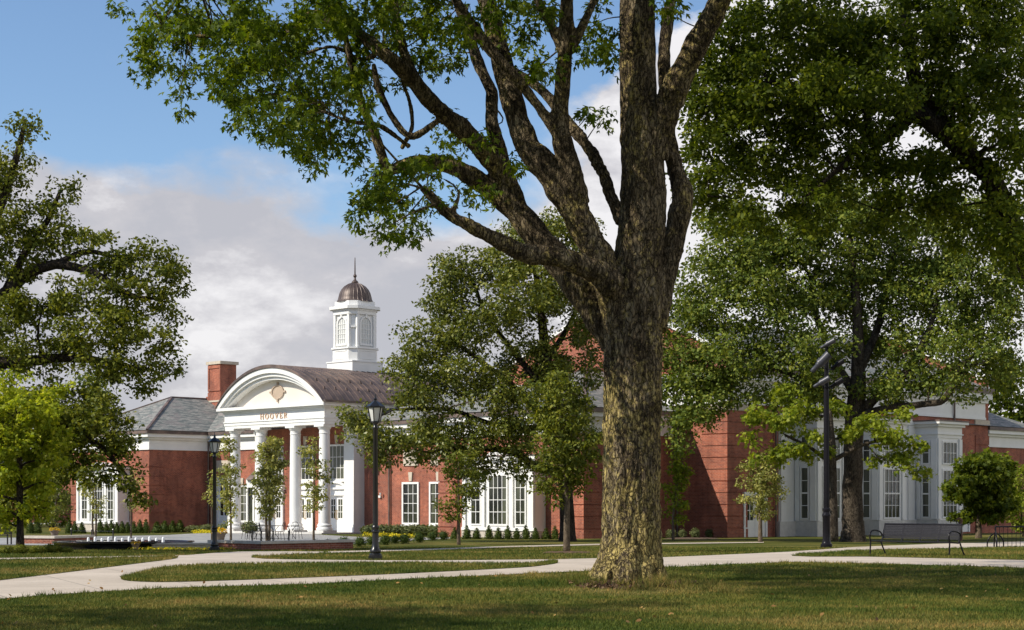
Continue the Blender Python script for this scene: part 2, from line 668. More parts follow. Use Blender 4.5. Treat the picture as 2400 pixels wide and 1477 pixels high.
M = dict(
    brick=m_brick(),
    brick_low=m_brick('planter_brick', (.27, .095, .062)),
    slate=m_slate(),
    copper=m_copper(),
    dome=m_simple('dark_dome_copper', (.088, .062, .053, 1), .45, .25, 3, metal=.2),
    white=m_simple('white_paint', (.765, .76, .735, 1), .5, .05, 1.2),
    cream=m_simple('cream_panel', (.66, .61, .54, 1), .6, .05, .8),
    stone=m_simple('limestone', (.52, .45, .36, 1), .85, .14, 5, bmp=.2),
    greystone=m_simple('grey_stone', (.56, .545, .51, 1), .85, .12, 4, bmp=.2),
    capstone=m_simple('cap_stone', (.50, .45, .38, 1), .85, .15, 6, bmp=.2),
    tan=m_simple('tan_stone', (.42, .33, .25, 1), .8, .08, 5),
    letter=m_simple('copper_letters', (.62, .42, .28, 1), .45, .1, 6, metal=.15),
    glass=m_glass(),
    brass=m_simple('brass', (.55, .36, .12, 1), .3, .08, 5, metal=.9),
    black=m_simple('black_paint', (.012, .012, .013, 1), .3, .3, 14, spec=.5, bmp=.05),
    steel=m_simple('dark_bench_paint', (.013, .012, .015, 1), .25, .3, 22, spec=.12, bmp=0),
    grey=m_simple('grey_lamp_housing', (.055, .055, .066, 1), .4, .15, 12, metal=.2),
    granite=m_simple('black_granite', (.012, .012, .015, 1), .13, .3, 30),
    water=m_simple('white_water', (.85, .87, .90, 1), .3, .05, 30),
    pool=m_simple('pool_water', (.02, .03, .05, 1), .05, .2, 8, bmp=.2),
    frosted=m_simple('frosted_glass', (.60, .61, .58, 1), .25, .05, 8),
    terracotta=m_simple('urn_clay', (.20, .155, .12, 1), .8, .2, 8, bmp=.2),
    mulch=m_simple('bark_mulch', (.105, .058, .035, 1), .95, .5, 14, bmp=.9),
    soil=m_simple('soil_bed', (.085, .055, .036, 1), .95, .4, 10, bmp=.7),
    wood=m_simple('weathered_wood', (.14, .075, .045, 1), .8, .3, 9, bmp=.3),
    lawn=m_lawn(), grass=m_grass(), path=m_path(), paving=m_paving(),
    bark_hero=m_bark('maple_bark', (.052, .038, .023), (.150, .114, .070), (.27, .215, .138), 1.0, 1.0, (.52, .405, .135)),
    bark=m_bark('grey_bark', (.040, .030, .022), (.095, .076, .056), None, 1.0, .8),
    bark_dark=m_bark('dark_bark', (.022, .017, .013), (.055, .043, .032), None, 1.0, .8),
    bark_young=m_bark('young_bark', (.09, .065, .045), (.19, .145, .10), None, 3.0, .5),
    leaf_hero=m_leaf('maple_leaf', [(0.0422, 0.0714, 0.0053), (0.0724, 0.1167, 0.0078), (0.113, 0.1607, 0.0104), (0.1734, 0.2082, 0.0143)], .42),
    leaf_dark=m_leaf('elm_leaf', [(0.0515, 0.0788, 0.0095), (0.0822, 0.1182, 0.0125), (0.1284, 0.1674, 0.0168), (0.2182, 0.2461, 0.0231)], .42),
    leaf_oak=m_leaf('oak_leaf', [(0.0609, 0.0812, 0.0115), (0.1016, 0.1262, 0.0162), (0.1584, 0.1766, 0.0232), (0.2337, 0.2345, 0.0324)], .28),
    leaf_olive=m_leaf('pin_oak_leaf', [(0.0603, 0.0798, 0.0121), (0.1035, 0.1283, 0.0176), (0.1693, 0.1871, 0.0287), (0.2634, 0.2599, 0.0485)], .25, .42, .32),
    leaf_ash=m_leaf('ash_leaf', [(0.06, 0.0897, 0.0168), (0.1051, 0.1475, 0.0259), (0.1626, 0.2033, 0.0338), (0.2625, 0.279, 0.0507)], .27),
    leaf_lime=m_leaf('norway_maple_leaf', [(0.1409, 0.1922, 0.0141), (0.2445, 0.3006, 0.0211), (0.3573, 0.401, 0.0329), (0.489, 0.4845, 0.0529)], .45),
    leaf_bright=m_leaf('bright_maple_leaf', [(0.0939, 0.1373, 0.0128), (0.163, 0.2147, 0.0192), (0.2382, 0.2864, 0.0299), (0.326, 0.3461, 0.0481)], .42),
    leaf_pale=m_leaf('sapling_leaf', [(0.1644, 0.1877, 0.0568), (0.2511, 0.2683, 0.0794), (0.3671, 0.3577, 0.1135), (0.5216, 0.4829, 0.1703)], .3),
    leaf_shrub=m_leaf('shrub_leaf', [(0.0315, 0.0546, 0.0118), (0.0515, 0.0832, 0.0155), (0.0829, 0.1144, 0.0182), (0.1287, 0.156, 0.0237)], .2),
    leaf_grey=m_leaf('grey_shrub_leaf', [(.075, .095, .035), (.11, .13, .05), (.15, .17, .065), (.20, .21, .09)], .2),
    chips=m_leaf('bark_chips', [(.05, .028, .016), (.10, .058, .034), (.17, .10, .06), (.24, .16, .10)], .02),
    chips2=m_leaf('dry_leaf', [(.12, .06, .025), (.26, .14, .05), (.36, .22, .08), (.20, .17, .05)], .1),
    petal=m_leaf('yellow_petal', [(.55, .42, .012), (.70, .56, .02), (.78, .66, .04), (.30, .36, .04)], .25),
    petal_orange=m_leaf('orange_petal', [(.60, .30, .01), (.70, .42, .015), (.75, .52, .02), (.16, .22, .04)], .25),
)

# ------------------------------------------------------------------ ground, paths, plaza
PAVE = [(-400, 1452), (0, 1405), (200, 1390), (400, 1379), (700, 1371), (1000, 1356), (1200, 1347), (1400, 1338), (1560, 1331), (1700, 1324), (1860, 1318),
        (2100, 1323), (2400, 1332), (2700, 1342), (2700, 1263), (2400, 1270), (2200, 1275), (2000, 1283), (1850, 1294), (1700, 1301), (1560, 1307), (1400, 1309.5),
        (1300, 1312), (1100, 1314), (900, 1314.5), (700, 1312.5), (620, 1311), (588, 1308), (600, 1304.5), (660, 1301), (760, 1297.2), (760, 1294), (690, 1293), (560, 1293.5), (500, 1297),
        (440, 1302), (200, 1306), (0, 1309), (-400, 1316)]
PATH3 = [(690, 1297.6), (760, 1297.4), (1000, 1290.8), (1200, 1283.6), (1400, 1278.2), (1560, 1275.9), (1790, 1272.8), (1790, 1271), (1560, 1273.6), (1400, 1275.6), (1200, 1280.6), (1000, 1287.6), (760, 1293.8), (690, 1294)]
ISL0 = [(-400, 1324), (0, 1315), (200, 1311), (380, 1306.5), (415, 1308), (395, 1313), (300, 1325), (150, 1344), (0, 1362), (-400, 1412)]
ISL1 = [(285, 1357), (330, 1344), (400, 1331), (560, 1323.5), (900, 1321), (1200, 1322), (1290, 1318), (1306, 1321), (1270, 1327), (1200, 1333), (900, 1348), (600, 1360), (400, 1366), (310, 1364)]
ISL2 = [(1855, 1304), (1880, 1300), (2000, 1292), (2300, 1285), (2400, 1283), (2700, 1276), (2700, 1322), (2400, 1314), (2030, 1306), (1900, 1306)]
PLAZA = [(-300, 1266), (-300, 1275), (150, 1279), (340, 1284), (500, 1285), (620, 1284), (700, 1280), (900, 1271), (1055, 1262.5), (1055, 1260), (860, 1260), (760, 1254.5), (690, 1250.5), (640, 1249.5), (470, 1250.5), (380, 1255), (150, 1259)]


def inpoly(px, py, poly):
    P = np.asarray(poly, float)
    x, y = np.asarray(px), np.asarray(py)
    c = np.zeros(x.shape, bool)
    j = len(P) - 1
    for i in range(len(P)):
        xi, yi, xj, yj = P[i][0], P[i][1], P[j][0], P[j][1]
        k = ((yi > y) != (yj > y)) & (x < (xj - xi) * (y - yi) / (yj - yi + 1e-12) + xi)
        c ^= k
        j = i
    return c


def sheet(name, poly, off, mat, label=None, smooth=False):
    pts = []
    m = len(poly)
    for i in range(m):       # subdivide edges so that straight pixel lines follow the terrain
        a, b = np.array(poly[i], float), np.array(poly[(i + 1) % m], float)
        k = max(1, int(abs(b - a).max() / 40))
        pts += [tuple(a + (b - a) * s / k) for s in range(k)]
    if smooth:
        pts = [tuple(p) for p in catmull(poly, 8, True)]
    bm = bmesh.new()
    vsx = [bm.verts.new((G(x, y).x, G(x, y).y, 0)) for x, y in pts]
    bm.faces.new(vsx)
    bm.normal_update()
    bmesh.ops.triangulate(bm, faces=bm.faces, ngon_method='EAR_CLIP', quad_method='BEAUTY')
    for Y in KY[1:-1]:
        bmesh.ops.bisect_plane(bm, geom=bm.verts[:] + bm.edges[:] + bm.faces[:], plane_co=(0, Y, 0), plane_no=(0, 1, 0))
    for v in bm.verts:
        v.co.z = gz(v.co.y) + off
    bmesh.ops.recalc_face_normals(bm, faces=bm.faces)
    if bm.faces and sum(f.normal.z for f in bm.faces) < 0:
        bmesh.ops.reverse_faces(bm, faces=bm.faces)
    me = bpy.data.meshes.new(name)
    bm.to_mesh(me)
    bm.free()
    return tag(obj_from(name, me, mat), label=label, kind='structure')


def ground():
    ys = [-200, 0] + list(KY[1:-1]) + [700, 1500, 3000]
    vs_, fs = [], []
    xs = [-1800, -200, -60, 0, 60, 200, 1800]
    for y in ys:
        for x in xs:
            vs_.append((x, y, gz(y)))
    n = len(xs)
    for i in range(len(ys) - 1):
        for k in range(n - 1):
            fs.append((i * n + k, i * n + k + 1, (i + 1) * n + k + 1, (i + 1) * n + k))
    me = bpy.data.meshes.new('ground')
    me.from_pydata(vs_, [], fs)
    return tag(obj_from('ground', me, M['lawn']), 'mown lawn of green and dry grass around the paths', kind='structure')


ground()
sheet('path', PAVE, .012, M['path'], 'pale concrete path that forks across the lawn')
sheet('path', PATH3, .018, M['path'], 'narrow pale path crossing the far lawn')
sheet('lawn', ISL0, .020, M['lawn'], 'grass island at the left edge between two paths', True)
sheet('lawn', ISL1, .020, M['lawn'], 'lens shaped grass island between the paths', True)
sheet('lawn', ISL2, .020, M['lawn'], 'dry grass wedge under the bench')
sheet('plaza', PLAZA, .012, M['paving'], 'grey paved plaza in front of the portico')


# ------------------------------------------------------------------ leaves
def norm(a):
    return a / (np.linalg.norm(a, axis=-1, keepdims=True) + 1e-9)


T_QUAD = np.array([(0, 0, 0), (.45, .30, .07), (1, 0, -.04), (.45, -.30, .07)], float)
T_OVAL = np.array([(0, 0, 0), (.3, .26, .06), (.7, .22, .04), (1, 0, -.1), (.7, -.22, .04), (.3, -.26, .06)], float)
T_MAPLE = np.array([(0, 0, 0), (.05, .42, -.06), (.33, .22, .02), (.52, .52, -.08), (.62, .17, .02), (1, 0, -.16), (.62, -.17, .02), (.52, -.52, -.08), (.33, -.22, .02), (.05, -.42, -.06)], float)
T_TRI = np.array([(0, 0, 0), (.16, .15, 0), (.62, .50, -.16), (.42, .14, .01), (.70, .15, .0), (1, 0, -.16), (.70, -.15, .0), (.42, -.14, .01), (.62, -.50, -.16), (.16, -.15, 0)], float)
T_BLADE = np.array([(0, .06, 0), (0, -.06, 0), (1, 0, 0)], float)


def leaves_mesh(name, C, size, tmpl, mat, parent, up=.7, droop=.35, out=None, origin=(0, 0, 0), outw=.5, seed=1):
    g = np.random.default_rng(seed)
    n = len(C)
    nrm = g.normal(size=(n, 3))
    nrm = norm(nrm) + np.array((0, 0, up))
    if out is not None:
        nrm = nrm + outw * norm(out)
    nrm = norm(nrm)
    d = g.normal(size=(n, 3))
    d[:, 2] -= droop
    if out is not None:
        d = norm(d) + .7 * norm(out)
    d = norm(d - nrm * (d * nrm).sum(1, keepdims=True))
    s = np.cross(nrm, d)
    sz = size * g.uniform(.65, 1.3, n)
    k = len(tmpl)
    V = C[:, None, :] + sz[:, None, None] * (tmpl[None, :, 0, None] * d[:, None, :] + tmpl[None, :, 1, None] * s[:, None, :] + tmpl[None, :, 2, None] * nrm[:, None, :])
    V = (V - np.asarray(origin)).reshape(-1, 3)
    me = bpy.data.meshes.new(name)
    me.vertices.add(n * k)
    me.vertices.foreach_set('co', V.astype(np.float32).ravel())
    me.loops.add(n * k)
    me.loops.foreach_set('vertex_index', np.arange(n * k, dtype=np.int32))
    me.polygons.add(n)
    me.polygons.foreach_set('loop_start', np.arange(0, n * k, k, dtype=np.int32))
    me.polygons.foreach_set('loop_total', np.full(n, k, dtype=np.int32))
    me.update(calc_edges=True)
    return obj_from(name, me, mat, parent)


def clump_leaves(cl, per, rc, flat=.62, g=rng):
    """leaf positions around the clump centres cl, thinner towards the rim"""
    n = len(cl)
    idx = np.repeat(np.arange(n), per)
    d = norm(g.normal(size=(len(idx), 3))) * (g.uniform(0, 1, len(idx)) ** .55)[:, None]
    r = rc * g.uniform(.6, 1.3, n)[idx]
    d = d * r[:, None]
    d[:, 2] *= flat
    return cl[idx] + d, d


def tree(name, label, cat, base, limbs, blobs, mat, bark, leaf=.16, per=60, rc=.6, clump_area=1.0, tmpl=T_QUAD, group=None, seed=1, twig=.5, Y=None, sides=7, up=.7, droop=.35, flat=.62, attach=.35, bark_n=4, hollow=.45, max_twigs=400, skip=.0):
    """limbs: polylines of (px, py, dY, radius_px) in the photo's pixels at depth Y; blobs: (px, py, rx, ry, dY, depth radius m)"""
    g = np.random.default_rng(seed)
    sc = F / Y
    root = thing(name, base, label, cat, group)
    b = np.array(base)
    V, Fc, cnt = [], [], 0
    nodes, nrad = [], []

    def put(P, r, n=sides):
        nonlocal cnt
        v, f = tube_arrays(P, r, n)
        V.append(v)
        Fc.extend([[i + cnt for i in q] for q in f])
        cnt += len(v)
    for L in limbs:
        P = [np.append(np.array(W3(p[0], p[1], Y + p[2])), p[3] / (F / (Y + p[2]))) for p in L]
        Q = np.array(catmull(P, bark_n))
        jit = g.normal(size=(len(Q), 3)) * (Q[:, 3] * .06)[:, None]
        jit[:6] = 0
        put(Q[:, :3] + jit, np.maximum(Q[:, 3], .012))
        nodes += list(Q[:, :3])
        nrad += list(Q[:, 3])
    cl = []
    for (px, py, rx, ry, dY, rd) in blobs:
        c = np.array(W3(px, py, Y + dY))
        R3 = np.array((rx / sc, rd, ry / sc))
        nd = np.array(nodes)
        dist = np.linalg.norm(nd - c, axis=1) + 1.2 * np.maximum(0, nd[:, 2] - c[2] + .3 * R3[2])
        i = int(np.argmin(dist))
        if dist[i] > .5:
            s = nd[i]
            L = np.linalg.norm(c - s)
            m1 = s + (c - s) * .45 + g.normal(size=3) * L * .07 + np.array((0, 0, .06 * L))
            r0 = min(nrad[i] * .62, .022 * L + .03)
            Q = np.array(catmull([np.append(s, r0), np.append(m1, r0 * .7), np.append(c, r0 * .4)], 5))
            put(Q[:, :3] + g.normal(size=(len(Q), 3)) * (.02 * L) * np.array((.5, .5, .5)) * (np.arange(len(Q)) > 0)[:, None], np.maximum(Q[:, 3], .014), 6)
            nodes += list(Q[3:, :3])
            nrad += list(Q[3:, 3])
        vol = R3[0] * R3[2] * max(.5, R3[1]) ** .5
        k = max(3, int(DENS * clump_area * vol / rc ** 2))
        u = norm(g.normal(size=(k, 3))) * (hollow + (1 - hollow) * g.uniform(0, 1, k) ** .6)[:, None]
        cl.append(c + u * R3)
    cl = np.concatenate(cl)
    cl = cl[cl[:, 2] > b[2] + .35]
    nd, nr = np.array(nodes), np.array(nrad)
    order = g.permutation(len(cl))[:int(min(max_twigs, twig * len(cl)))]
    for i in order:
        c = cl[i]
        dd = np.linalg.norm(nd - c, axis=1)
        j = int(np.argmin(dd))
        if dd[j] < .15 or dd[j] > 4:
            continue
        L = dd[j]
        m1 = (nd[j] + c) / 2 + g.normal(size=3) * L * .09 + np.array((0, 0, .05 * L))
        r0 = min(nr[j] * .5, .006 * L + .012)
        Q = np.array(catmull([nd[j], m1, c], 3))
        put(Q, np.linspace(max(r0, .010), .006, len(Q)), 4)
    me = bpy.data.meshes.new('trunk')
    me.from_pydata([tuple(p) for p in (np.concatenate(V) - b)], [], Fc)
    me.polygons.foreach_set('use_smooth', [True] * len(me.polygons))
    obj_from('trunk', me, bark, root)
    pos, out = clump_leaves(cl, per, rc, flat, g)
    ok = pos[:, 2] > b[2] + .2
    leaves_mesh('crown', pos[ok], leaf, tmpl, mat, root, up, droop, out[ok], b, .5, seed + 50)
    return root


# ------------------------------------------------------------------ the building
PB = (-11.9, 108.0, 0.0)
BLD = thing('brick_college_building', PB, 'red brick hall with white columned portico, slate roofs and white cupola', 'building', rz=R(-45))
C45 = math.sqrt(.5)


def UV2W(u, v, z=0):
    return Vector((PB[0] + C45 * (u + v), PB[1] + C45 * (v - u), z))


def front(v0):     # (a, d, z): along the front, outwards, up
    return lambda a, d, z: (a, v0 - d, z)


def side(u0):
    return lambda a, d, z: (u0 + d, a, z)


def part(mb, name, mat, parent=BLD, **k):
    return mb.build(name, mat, parent, **k)


def window(fn, a0, a1, z0, z1, cols, rows, name='window', case=.13, sill=True, parent=BLD, rails=(), out=.10, mat='white'):
    f = MB(fn)
    f.box(a0 - case, a0, -.02, out, z0 - case, z1 + case).box(a1, a1 + case, -.02, out, z0 - case, z1 + case)
    f.box(a0, a1, -.02, out, z1, z1 + case).box(a0, a1, -.02, out, z0 - case, z0)
    if sill:
        f.box(a0 - case - .06, a1 + case + .06, -.02, out + .08, z0 - case - .09, z0 - case + .002)
    w = (a1 - a0) / cols
    h = (z1 - z0) / rows
    for i in range(1, cols):
        f.box(a0 + i * w - .018, a0 + i * w + .018, .02, .058, z0, z1)
    for i in range(1, rows):
        t = .045 if i in rails else .018
        f.box(a0, a1, .021, .060 if i not in rails else .075, z0 + i * h - t, z0 + i * h + t)
    o = part(f, name, M[mat], parent)
    p = MB(fn)
    p.box(a0, a1, -.015, .022, z0, z1)
    part(p, 'pane', M['glass'], o)
    return o


def keystone(fn, a, z0, z1, w=.30):
    k = MB(fn)
    k.prism([(a - w * .4, z0), (a + w * .4, z0), (a + w * .62, z1), (a - w * .62, z1)], -.02, .09)
    part(k, 'keystone', M['stone'])


def mass(u0, u1, v0, v1, z1, z0=-1.4):
    part(MB().box(u0, u1, v0, v1, z0, z1), 'wall', M['brick'])


def eaves(u0, u1, v0, v1, zf=5.22, zt=6.6, gut=True):
    m = MB()
    s = (zt - zf) / 1.38
    for a, b, p in ((0, .10, .09), (.10, .73, .05), (.73, .90, .20), (.90, 1.15, .40)):
        m.box(u0 - p, u1 + p, v0 - p, v1 + p, zf + a * s, zf + b * s)
    part(m, 'frieze', M['white'])
    if gut:
        g = MB()
        g.box(u0 - .50, u1 + .50, v0 - .50, v1 + .50, zf + 1.15 * s, zf + 1.37 * s)
        part(g, 'gutter', M['copper'])


def quoins(u, v, su, sv, z1, w=1.55, z0=-.55, step=.66):
    """proud courses of brick on a corner; su, sv give the directions of the walls from the corner"""
    q = MB()
    z = z0 + .55
    q.box(min(u - su * .09, u + su * w), max(u - su * .09, u + su * w), min(v - sv * .09, v + sv * w), max(v - sv * .09, v + sv * w), -1.4, z - .03)
    while z + step < z1 + .02:
        q.box(min(u - su * .055, u + su * w), max(u - su * .055, u + su * w), min(v - sv * .055, v + sv * w), max(v - sv * .055, v + sv * w), z + .045, z + step)
        z += step
    part(q, 'quoins', M['brick'])


def hip(u0, u1, v0, v1, z0, z1, ra, rb, uc=None, mat='slate', name='roof'):
    """hip roof: eaves rectangle, ridge at u = uc from v = ra to rb"""
    uc = (u0 + u1) / 2 if uc is None else uc
    m = MB()
    vs_ = [(u0, v0, z0), (u1, v0, z0), (u1, v1, z0), (u0, v1, z0), (uc, ra, z1), (uc, rb, z1)]
    m.add(vs_, [(0, 1, 4), (1, 2, 5, 4), (2, 3, 5), (3, 0, 4, 5), (3, 2, 1, 0)])
    r = part(m, name, M[mat])
    c = MB()
    for a, b in ((0, 4), (1, 4), (4, 5)):
        p, q = Vector(vs_[a]), Vector(vs_[b])
        c.bar(p + Vector((0, 0, .03)), q + Vector((0, 0, .03)), .16, .09)
    part(c, 'ridge_cap', M['copper'], r)
    return r


def bay(fn, a0, a1, name='bay_window', p=.85, ztop=3.35):
    """white triple window bay on a stone base"""
    m = MB(fn)
    m.box(a0, a1, -.05, p, 0.0, ztop)
    m.box(a0 - .08, a1 + .08, -.05, p + .08, ztop, ztop + .16).box(a0 - .05, a1 + .05, -.05, p + .04, ztop + .16, ztop + .5)
    m.box(a0 - .22, a1 + .22, -.05, p + .22, ztop + .5, ztop + .68)
    w = a1 - a0
    cen = (a0 + a1) / 2
    for q in (a0 + .14, a0 + w * .30, a1 - w * .30, a1 - .14):      # pilasters
        m.box(q - .12, q + .12, p - .01, p + .12, .05, ztop - .02)
    m.box(a0 - .05, a1 + .05, -.05, p + .13, -.12, .055)
    o = part(m, name, M['white'])
    b = MB(fn)
    b.box(a0 - .1, a1 + .1, -.05, p + .06, -1.4, -.122)
    part(b, 'stone_base', M['capstone'], o)
    r = MB(fn)
    r.box(a0 - .26, a1 + .26, -.05, p + .26, ztop + .682, ztop + .76)
    part(r, 'flat_roof', M['copper'], o)
    g = lambda a, d, z: fn(a, d + p, z)
    window(g, a0 + .72, a0 + w * .30 - .30, .25, 2.95, 2, 4, 'window', .09, False, o, out=.07)
    window(g, cen - w * .12, cen + w * .12, .25, 2.95, 4, 4, 'window', .10, False, o, out=.07)
    window(g, a1 - w * .30 + .30, a1 - .72, .25, 2.95, 2, 4, 'window', .09, False, o, out=.07)
    # segmental pediment over the middle light
    pd = MB(fn)
    hw = w * .17
    arc = [(cen + hw * math.cos(t), ztop + .5 + .55 * math.sin(t)) for t in np.linspace(math.pi, 0, 13)]
    pd.prism(arc + [(cen + hw, ztop + .48), (cen - hw, ztop + .48)][::1], -.05, p + .10)
    part(pd, 'pediment', M['white'], o)
    return o


def building():
    # --- masses
    mass(-30.4, -19.85, 0, 19, 5.25)                # left pavilion
    mass(-19.9, 10.9, 5.13, 15.4, 5.25)             # recessed middle range
    mass(-.02, 10.9, 3.3, 5.3, 5.25)                # wall right of the portico
    mass(-10.42, -.06, 2.75, 5.3, 6.42)             # wall behind the columns
    mass(10.8, 22.3, 0, 7.9, 5.25)                  # right pavilion
    mass(8.4, 25.95, 7.85, 36.4, 7.02)              # tall hall
    mass(19.5, 25.6, 36.35, 43, 5.25)               # end wing
    eaves(-30.4, -19.85, 0, 19)
    eaves(-19.9, -10.4, 5.13, 15.4)
    eaves(-.02, 10.9, 3.3, 15.2)
    eaves(10.8, 22.3, 0, 7.4)
    eaves(19.5, 25.6, 36.9, 43)
    eaves(8.4, 25.95, 8.4, 35.9, 7.0, 9.1)
    # --- roofs
    hip(-30.95, -19.3, -.55, 19.5, 6.62, 9.42, 5.4, 13.6)
    hip(10.25, 22.85, -.55, 13, 6.62, 9.3, 6.4, 9.0)
    hip(19, 26.15, 33, 43.5, 6.62, 8.2, 36.5, 40)
    m = MB()
    m.prism([(4.58, 6.615), (10.2, 9.3), (15.9, 6.615)], -24.5, -10.6, 'x')
    part(m, 'roof', M['slate'])
    m = MB()
    m.prism([(2.75, 6.617), (10.2, 9.3), (15.9, 6.617)], .06, 12.4, 'x')
    part(m, 'roof', M['slate'])
    # tall hall: slate gable roof between brick gable parapets with white copings
    m = MB()
    m.add([(7.9, 8.3, 9.06), (26.45, 8.3, 9.06), (26.45, 36.0, 9.06), (7.9, 36.0, 9.06), (17.17, 8.3, 12.95), (17.17, 36.0, 12.95)],
          [(0, 4, 5, 3), (1, 2, 5, 4), (0, 1, 4), (2, 3, 5), (0, 3, 2, 1)])
    part(m, 'roof', M['slate'])
    for v0, v1 in ((7.84, 8.42), (35.85, 36.42)):
        g = MB()
        g.prism([(8.4, 6.9), (25.96, 6.9), (25.96, 9.75), (17.17, 13.45), (8.4, 9.75)], v0, v1, 'y')
        o = part(g, 'gable', M['brick'])
        c = MB()
        for s in (-1, 1):
            e = 17.17 + s * 8.95
            c.prism([(17.17, 13.46), (e, 9.71), (e, 9.93), (17.17, 13.70)], v0 - .12, v1 + .12, 'y')
            c.box(min(e, e - s * .7), max(e, e - s * .7) + .0, v0 - .14, v1 + .14, 9.75, 10.15)
        part(c, 'coping', M['white'], o)
        if v0 < 10:
            r = MB()
            for p0, p1, p in ((7.0, 7.14, .12), (7.14, 8.3, .07), (8.3, 8.55, .25), (8.55, 8.75, .45)):
                r.box(8.4 - p, 25.96 + p, v0 - p, v0 + .2, p0, p1)
            part(r, 'frieze', M['white'])
    # --- quoins
    quoins(-30.4, 0, 1, 1, 5.15)
    quoins(-19.85, 0, -1, 1, 5.15)
    quoins(10.8, 0, 1, 1, 5.15)
    quoins(22.3, 0, -1, 1, 5.15)
    quoins(25.95, 7.85, -1, 1, 6.9, 1.8)
    quoins(25.95, 36.4, -1, -1, 6.5, 1.7)
    # stone caps above the hall corner
    m = MB()
    m.box(24.1, 26.04, 7.76, 9.7, 6.62, 6.98)
    part(m, 'stone_cap', M['stone'])
    m = MB()
    m.box(24.1, 26.04, 34.6, 36.5, 6.62, 6.98)
    part(m, 'stone_cap', M['stone'])
    # --- chimney
    m = MB()
    cu, cv = -24.2, 9.4
    m.box(cu - .95, cu + .95, cv - .85, cv + .85, 6.7, 9.6)
    m.box(cu - .86, cu + .86, cv - .76, cv + .76, 9.6, 9.9).box(cu - .82, cu + .82, cv - .72, cv + .72, 9.9, 12.05)
    for s in (-1, 1):         # raised border round a sunk panel on the front
        m.box(cu + s * .82 - (.14 if s > 0 else 0), cu + s * .82 + (.14 if s < 0 else 0), cv - .78, cv - .70, 10.0, 12.0)
    m.box(cu - .68, cu + .68, cv - .78, cv - .70, 11.75, 12.0).box(cu - .68, cu + .68, cv - .78, cv - .70, 10.0, 10.2)
    ch = part(m, 'chimney', M['brick'])
    m = MB()
    m.box(cu - .95, cu + .95, cv - .86, cv + .86, 12.05, 12.28)
    part(m, 'cap', M['stone'], ch)
    m = MB()
    m.box(cu - 1.0, cu + 1.0, cv - .9, cv + .9, 9.15, 9.28)
    part(m, 'stone_band', M['stone'], ch)
    # --- portico
    U0, U1 = -10.65, 0.05
    uc = (U0 + U1) / 2
    m = MB()
    m.box(U0 - .5, U1 + .5, -.75, 3.25, -1.4, -.60).box(U0 - .15, U1 + .15, -.35, 3.2, -.60, -.47)
    part(m, 'portico_floor', M['greystone'])
    cols = [-10.1, -7.2, -3.5, -.5]
    for x in cols:
        m = MB()
        prof = [(.37, .55 - .5)] + [(.385 - .055 * t - .012 * (2 * t - 1) ** 2 + .012, .12 + t * 5.85) for t in np.linspace(0, 1, 14)]
        m.lathe(prof[1:], (x, .45, -.02), 28)
        c = part(m, 'column', M['white'], smooth=True)
        b = MB()
        b.lathe([(.50, -.33), (.53, -.28), (.53, -.20), (.49, -.15), (.44, -.12), (.44, -.08), (.47, -.05), (.47, .02), (.43, .06), (.39, .12)], (x, .45, 0), 28)
        part(b, 'column_base', M['white'], c, smooth=True)
        q = MB()
        q.box(x - .55, x + .55, -.10, 1.0, -.475, -.332)
        part(q, 'plinth', M['greystone'], c)
        t = MB()
        t.lathe([(.335, 5.83), (.36, 5.85), (.36, 5.90), (.335, 5.92), (.335, 6.08), (.36, 6.10), (.44, 6.22), (.46, 6.27)], (x, .45, 0), 28)
        t.box(x - .48, x + .48, -.03, .93, 6.27, 6.41)
        part(t, 'capital', M['white'], c, smooth=True)
    # antae against the wall
    for x0, x1 in ((-.95, .03), (-10.55, -9.6)):
        m = MB()
        m.box(x0, x1, 2.42, 3.42, -.3, 6.1).box(x0 - .08, x1 + .08, 2.34, 3.42, -.47, -.15).box(x0 - .04, x1 + .04, 2.38, 3.42, -.15, .02)
        m.box(x0 - .05, x1 + .05, 2.36, 3.42, 6.1, 6.4)
        part(m, 'pilaster', M['white'])
    # entablature (front and the two returns)
    m = MB()
    for z0, z1, p in ((6.41, 6.60, 0), (6.60, 6.80, .04), (6.80, 6.86, .09), (6.86, 7.40, .02), (7.40, 7.50, .10), (7.50, 7.60, .22), (7.60, 7.80, .42)):
        m.box(U0 - p, U1 + p, -p, .9, z0, z1)
        m.box(U1 - .9, U1 + p, .9, 14.5, z0, z1)
        m.box(U0 - p, U0 + .9, .9, 14.5, z0, z1)
    m.box(U0 + .9, U1 - .9, .9, 2.8, 6.55, 6.7)
    en = part(m, 'entablature', M['white'])
    # lettering
    fl_ = lambda a, d, z: (a, -.02 - d, z)
    t = MB(fl_)
    H, wst, wth, x, gap = .36, .052, .030, -6.62, .17
    zb = 6.93

    def serif(xc, top, w=.15):
        t.box(xc - w / 2, xc + w / 2, 0, .05, (zb + H - .022) if top else zb, (zb + H) if top else zb + .022)

    def stem(xc, w=wst):
        t.box(xc - w / 2, xc + w / 2, 0, .051, zb, zb + H)
        serif(xc, 1)
        serif(xc, 0)

    def ell(xc, zc, a, bb, th, a0=0, a1=2 * math.pi):
        ts = np.linspace(a0, a1, 21)
        t.band([(xc + a * math.cos(q), zc + bb * math.sin(q)) for q in ts], [(xc + (a - th * (.5 + .5 * abs(math.cos(q)))) * math.cos(q), zc + (bb - .03) * math.sin(q)) for q in ts], 0, .05)
    stem(x + .05); stem(x + .31); t.box(x + .05, x + .31, 0, .049, zb + .185, zb + .22)
    x += .36 + gap
    letters = [t]
    for _ in range(2):
        t = MB(fl_)
        ell(x + .18, zb + H / 2, .19, H / 2 + .01, .075)
        letters.append(t)
        x += .36 + gap
    t = MB(fl_)
    t.prism([(x, zb + H), (x + .075, zb + H), (x + .20, zb + .09), (x + .175, zb), (x + .155, zb)], 0, .05)
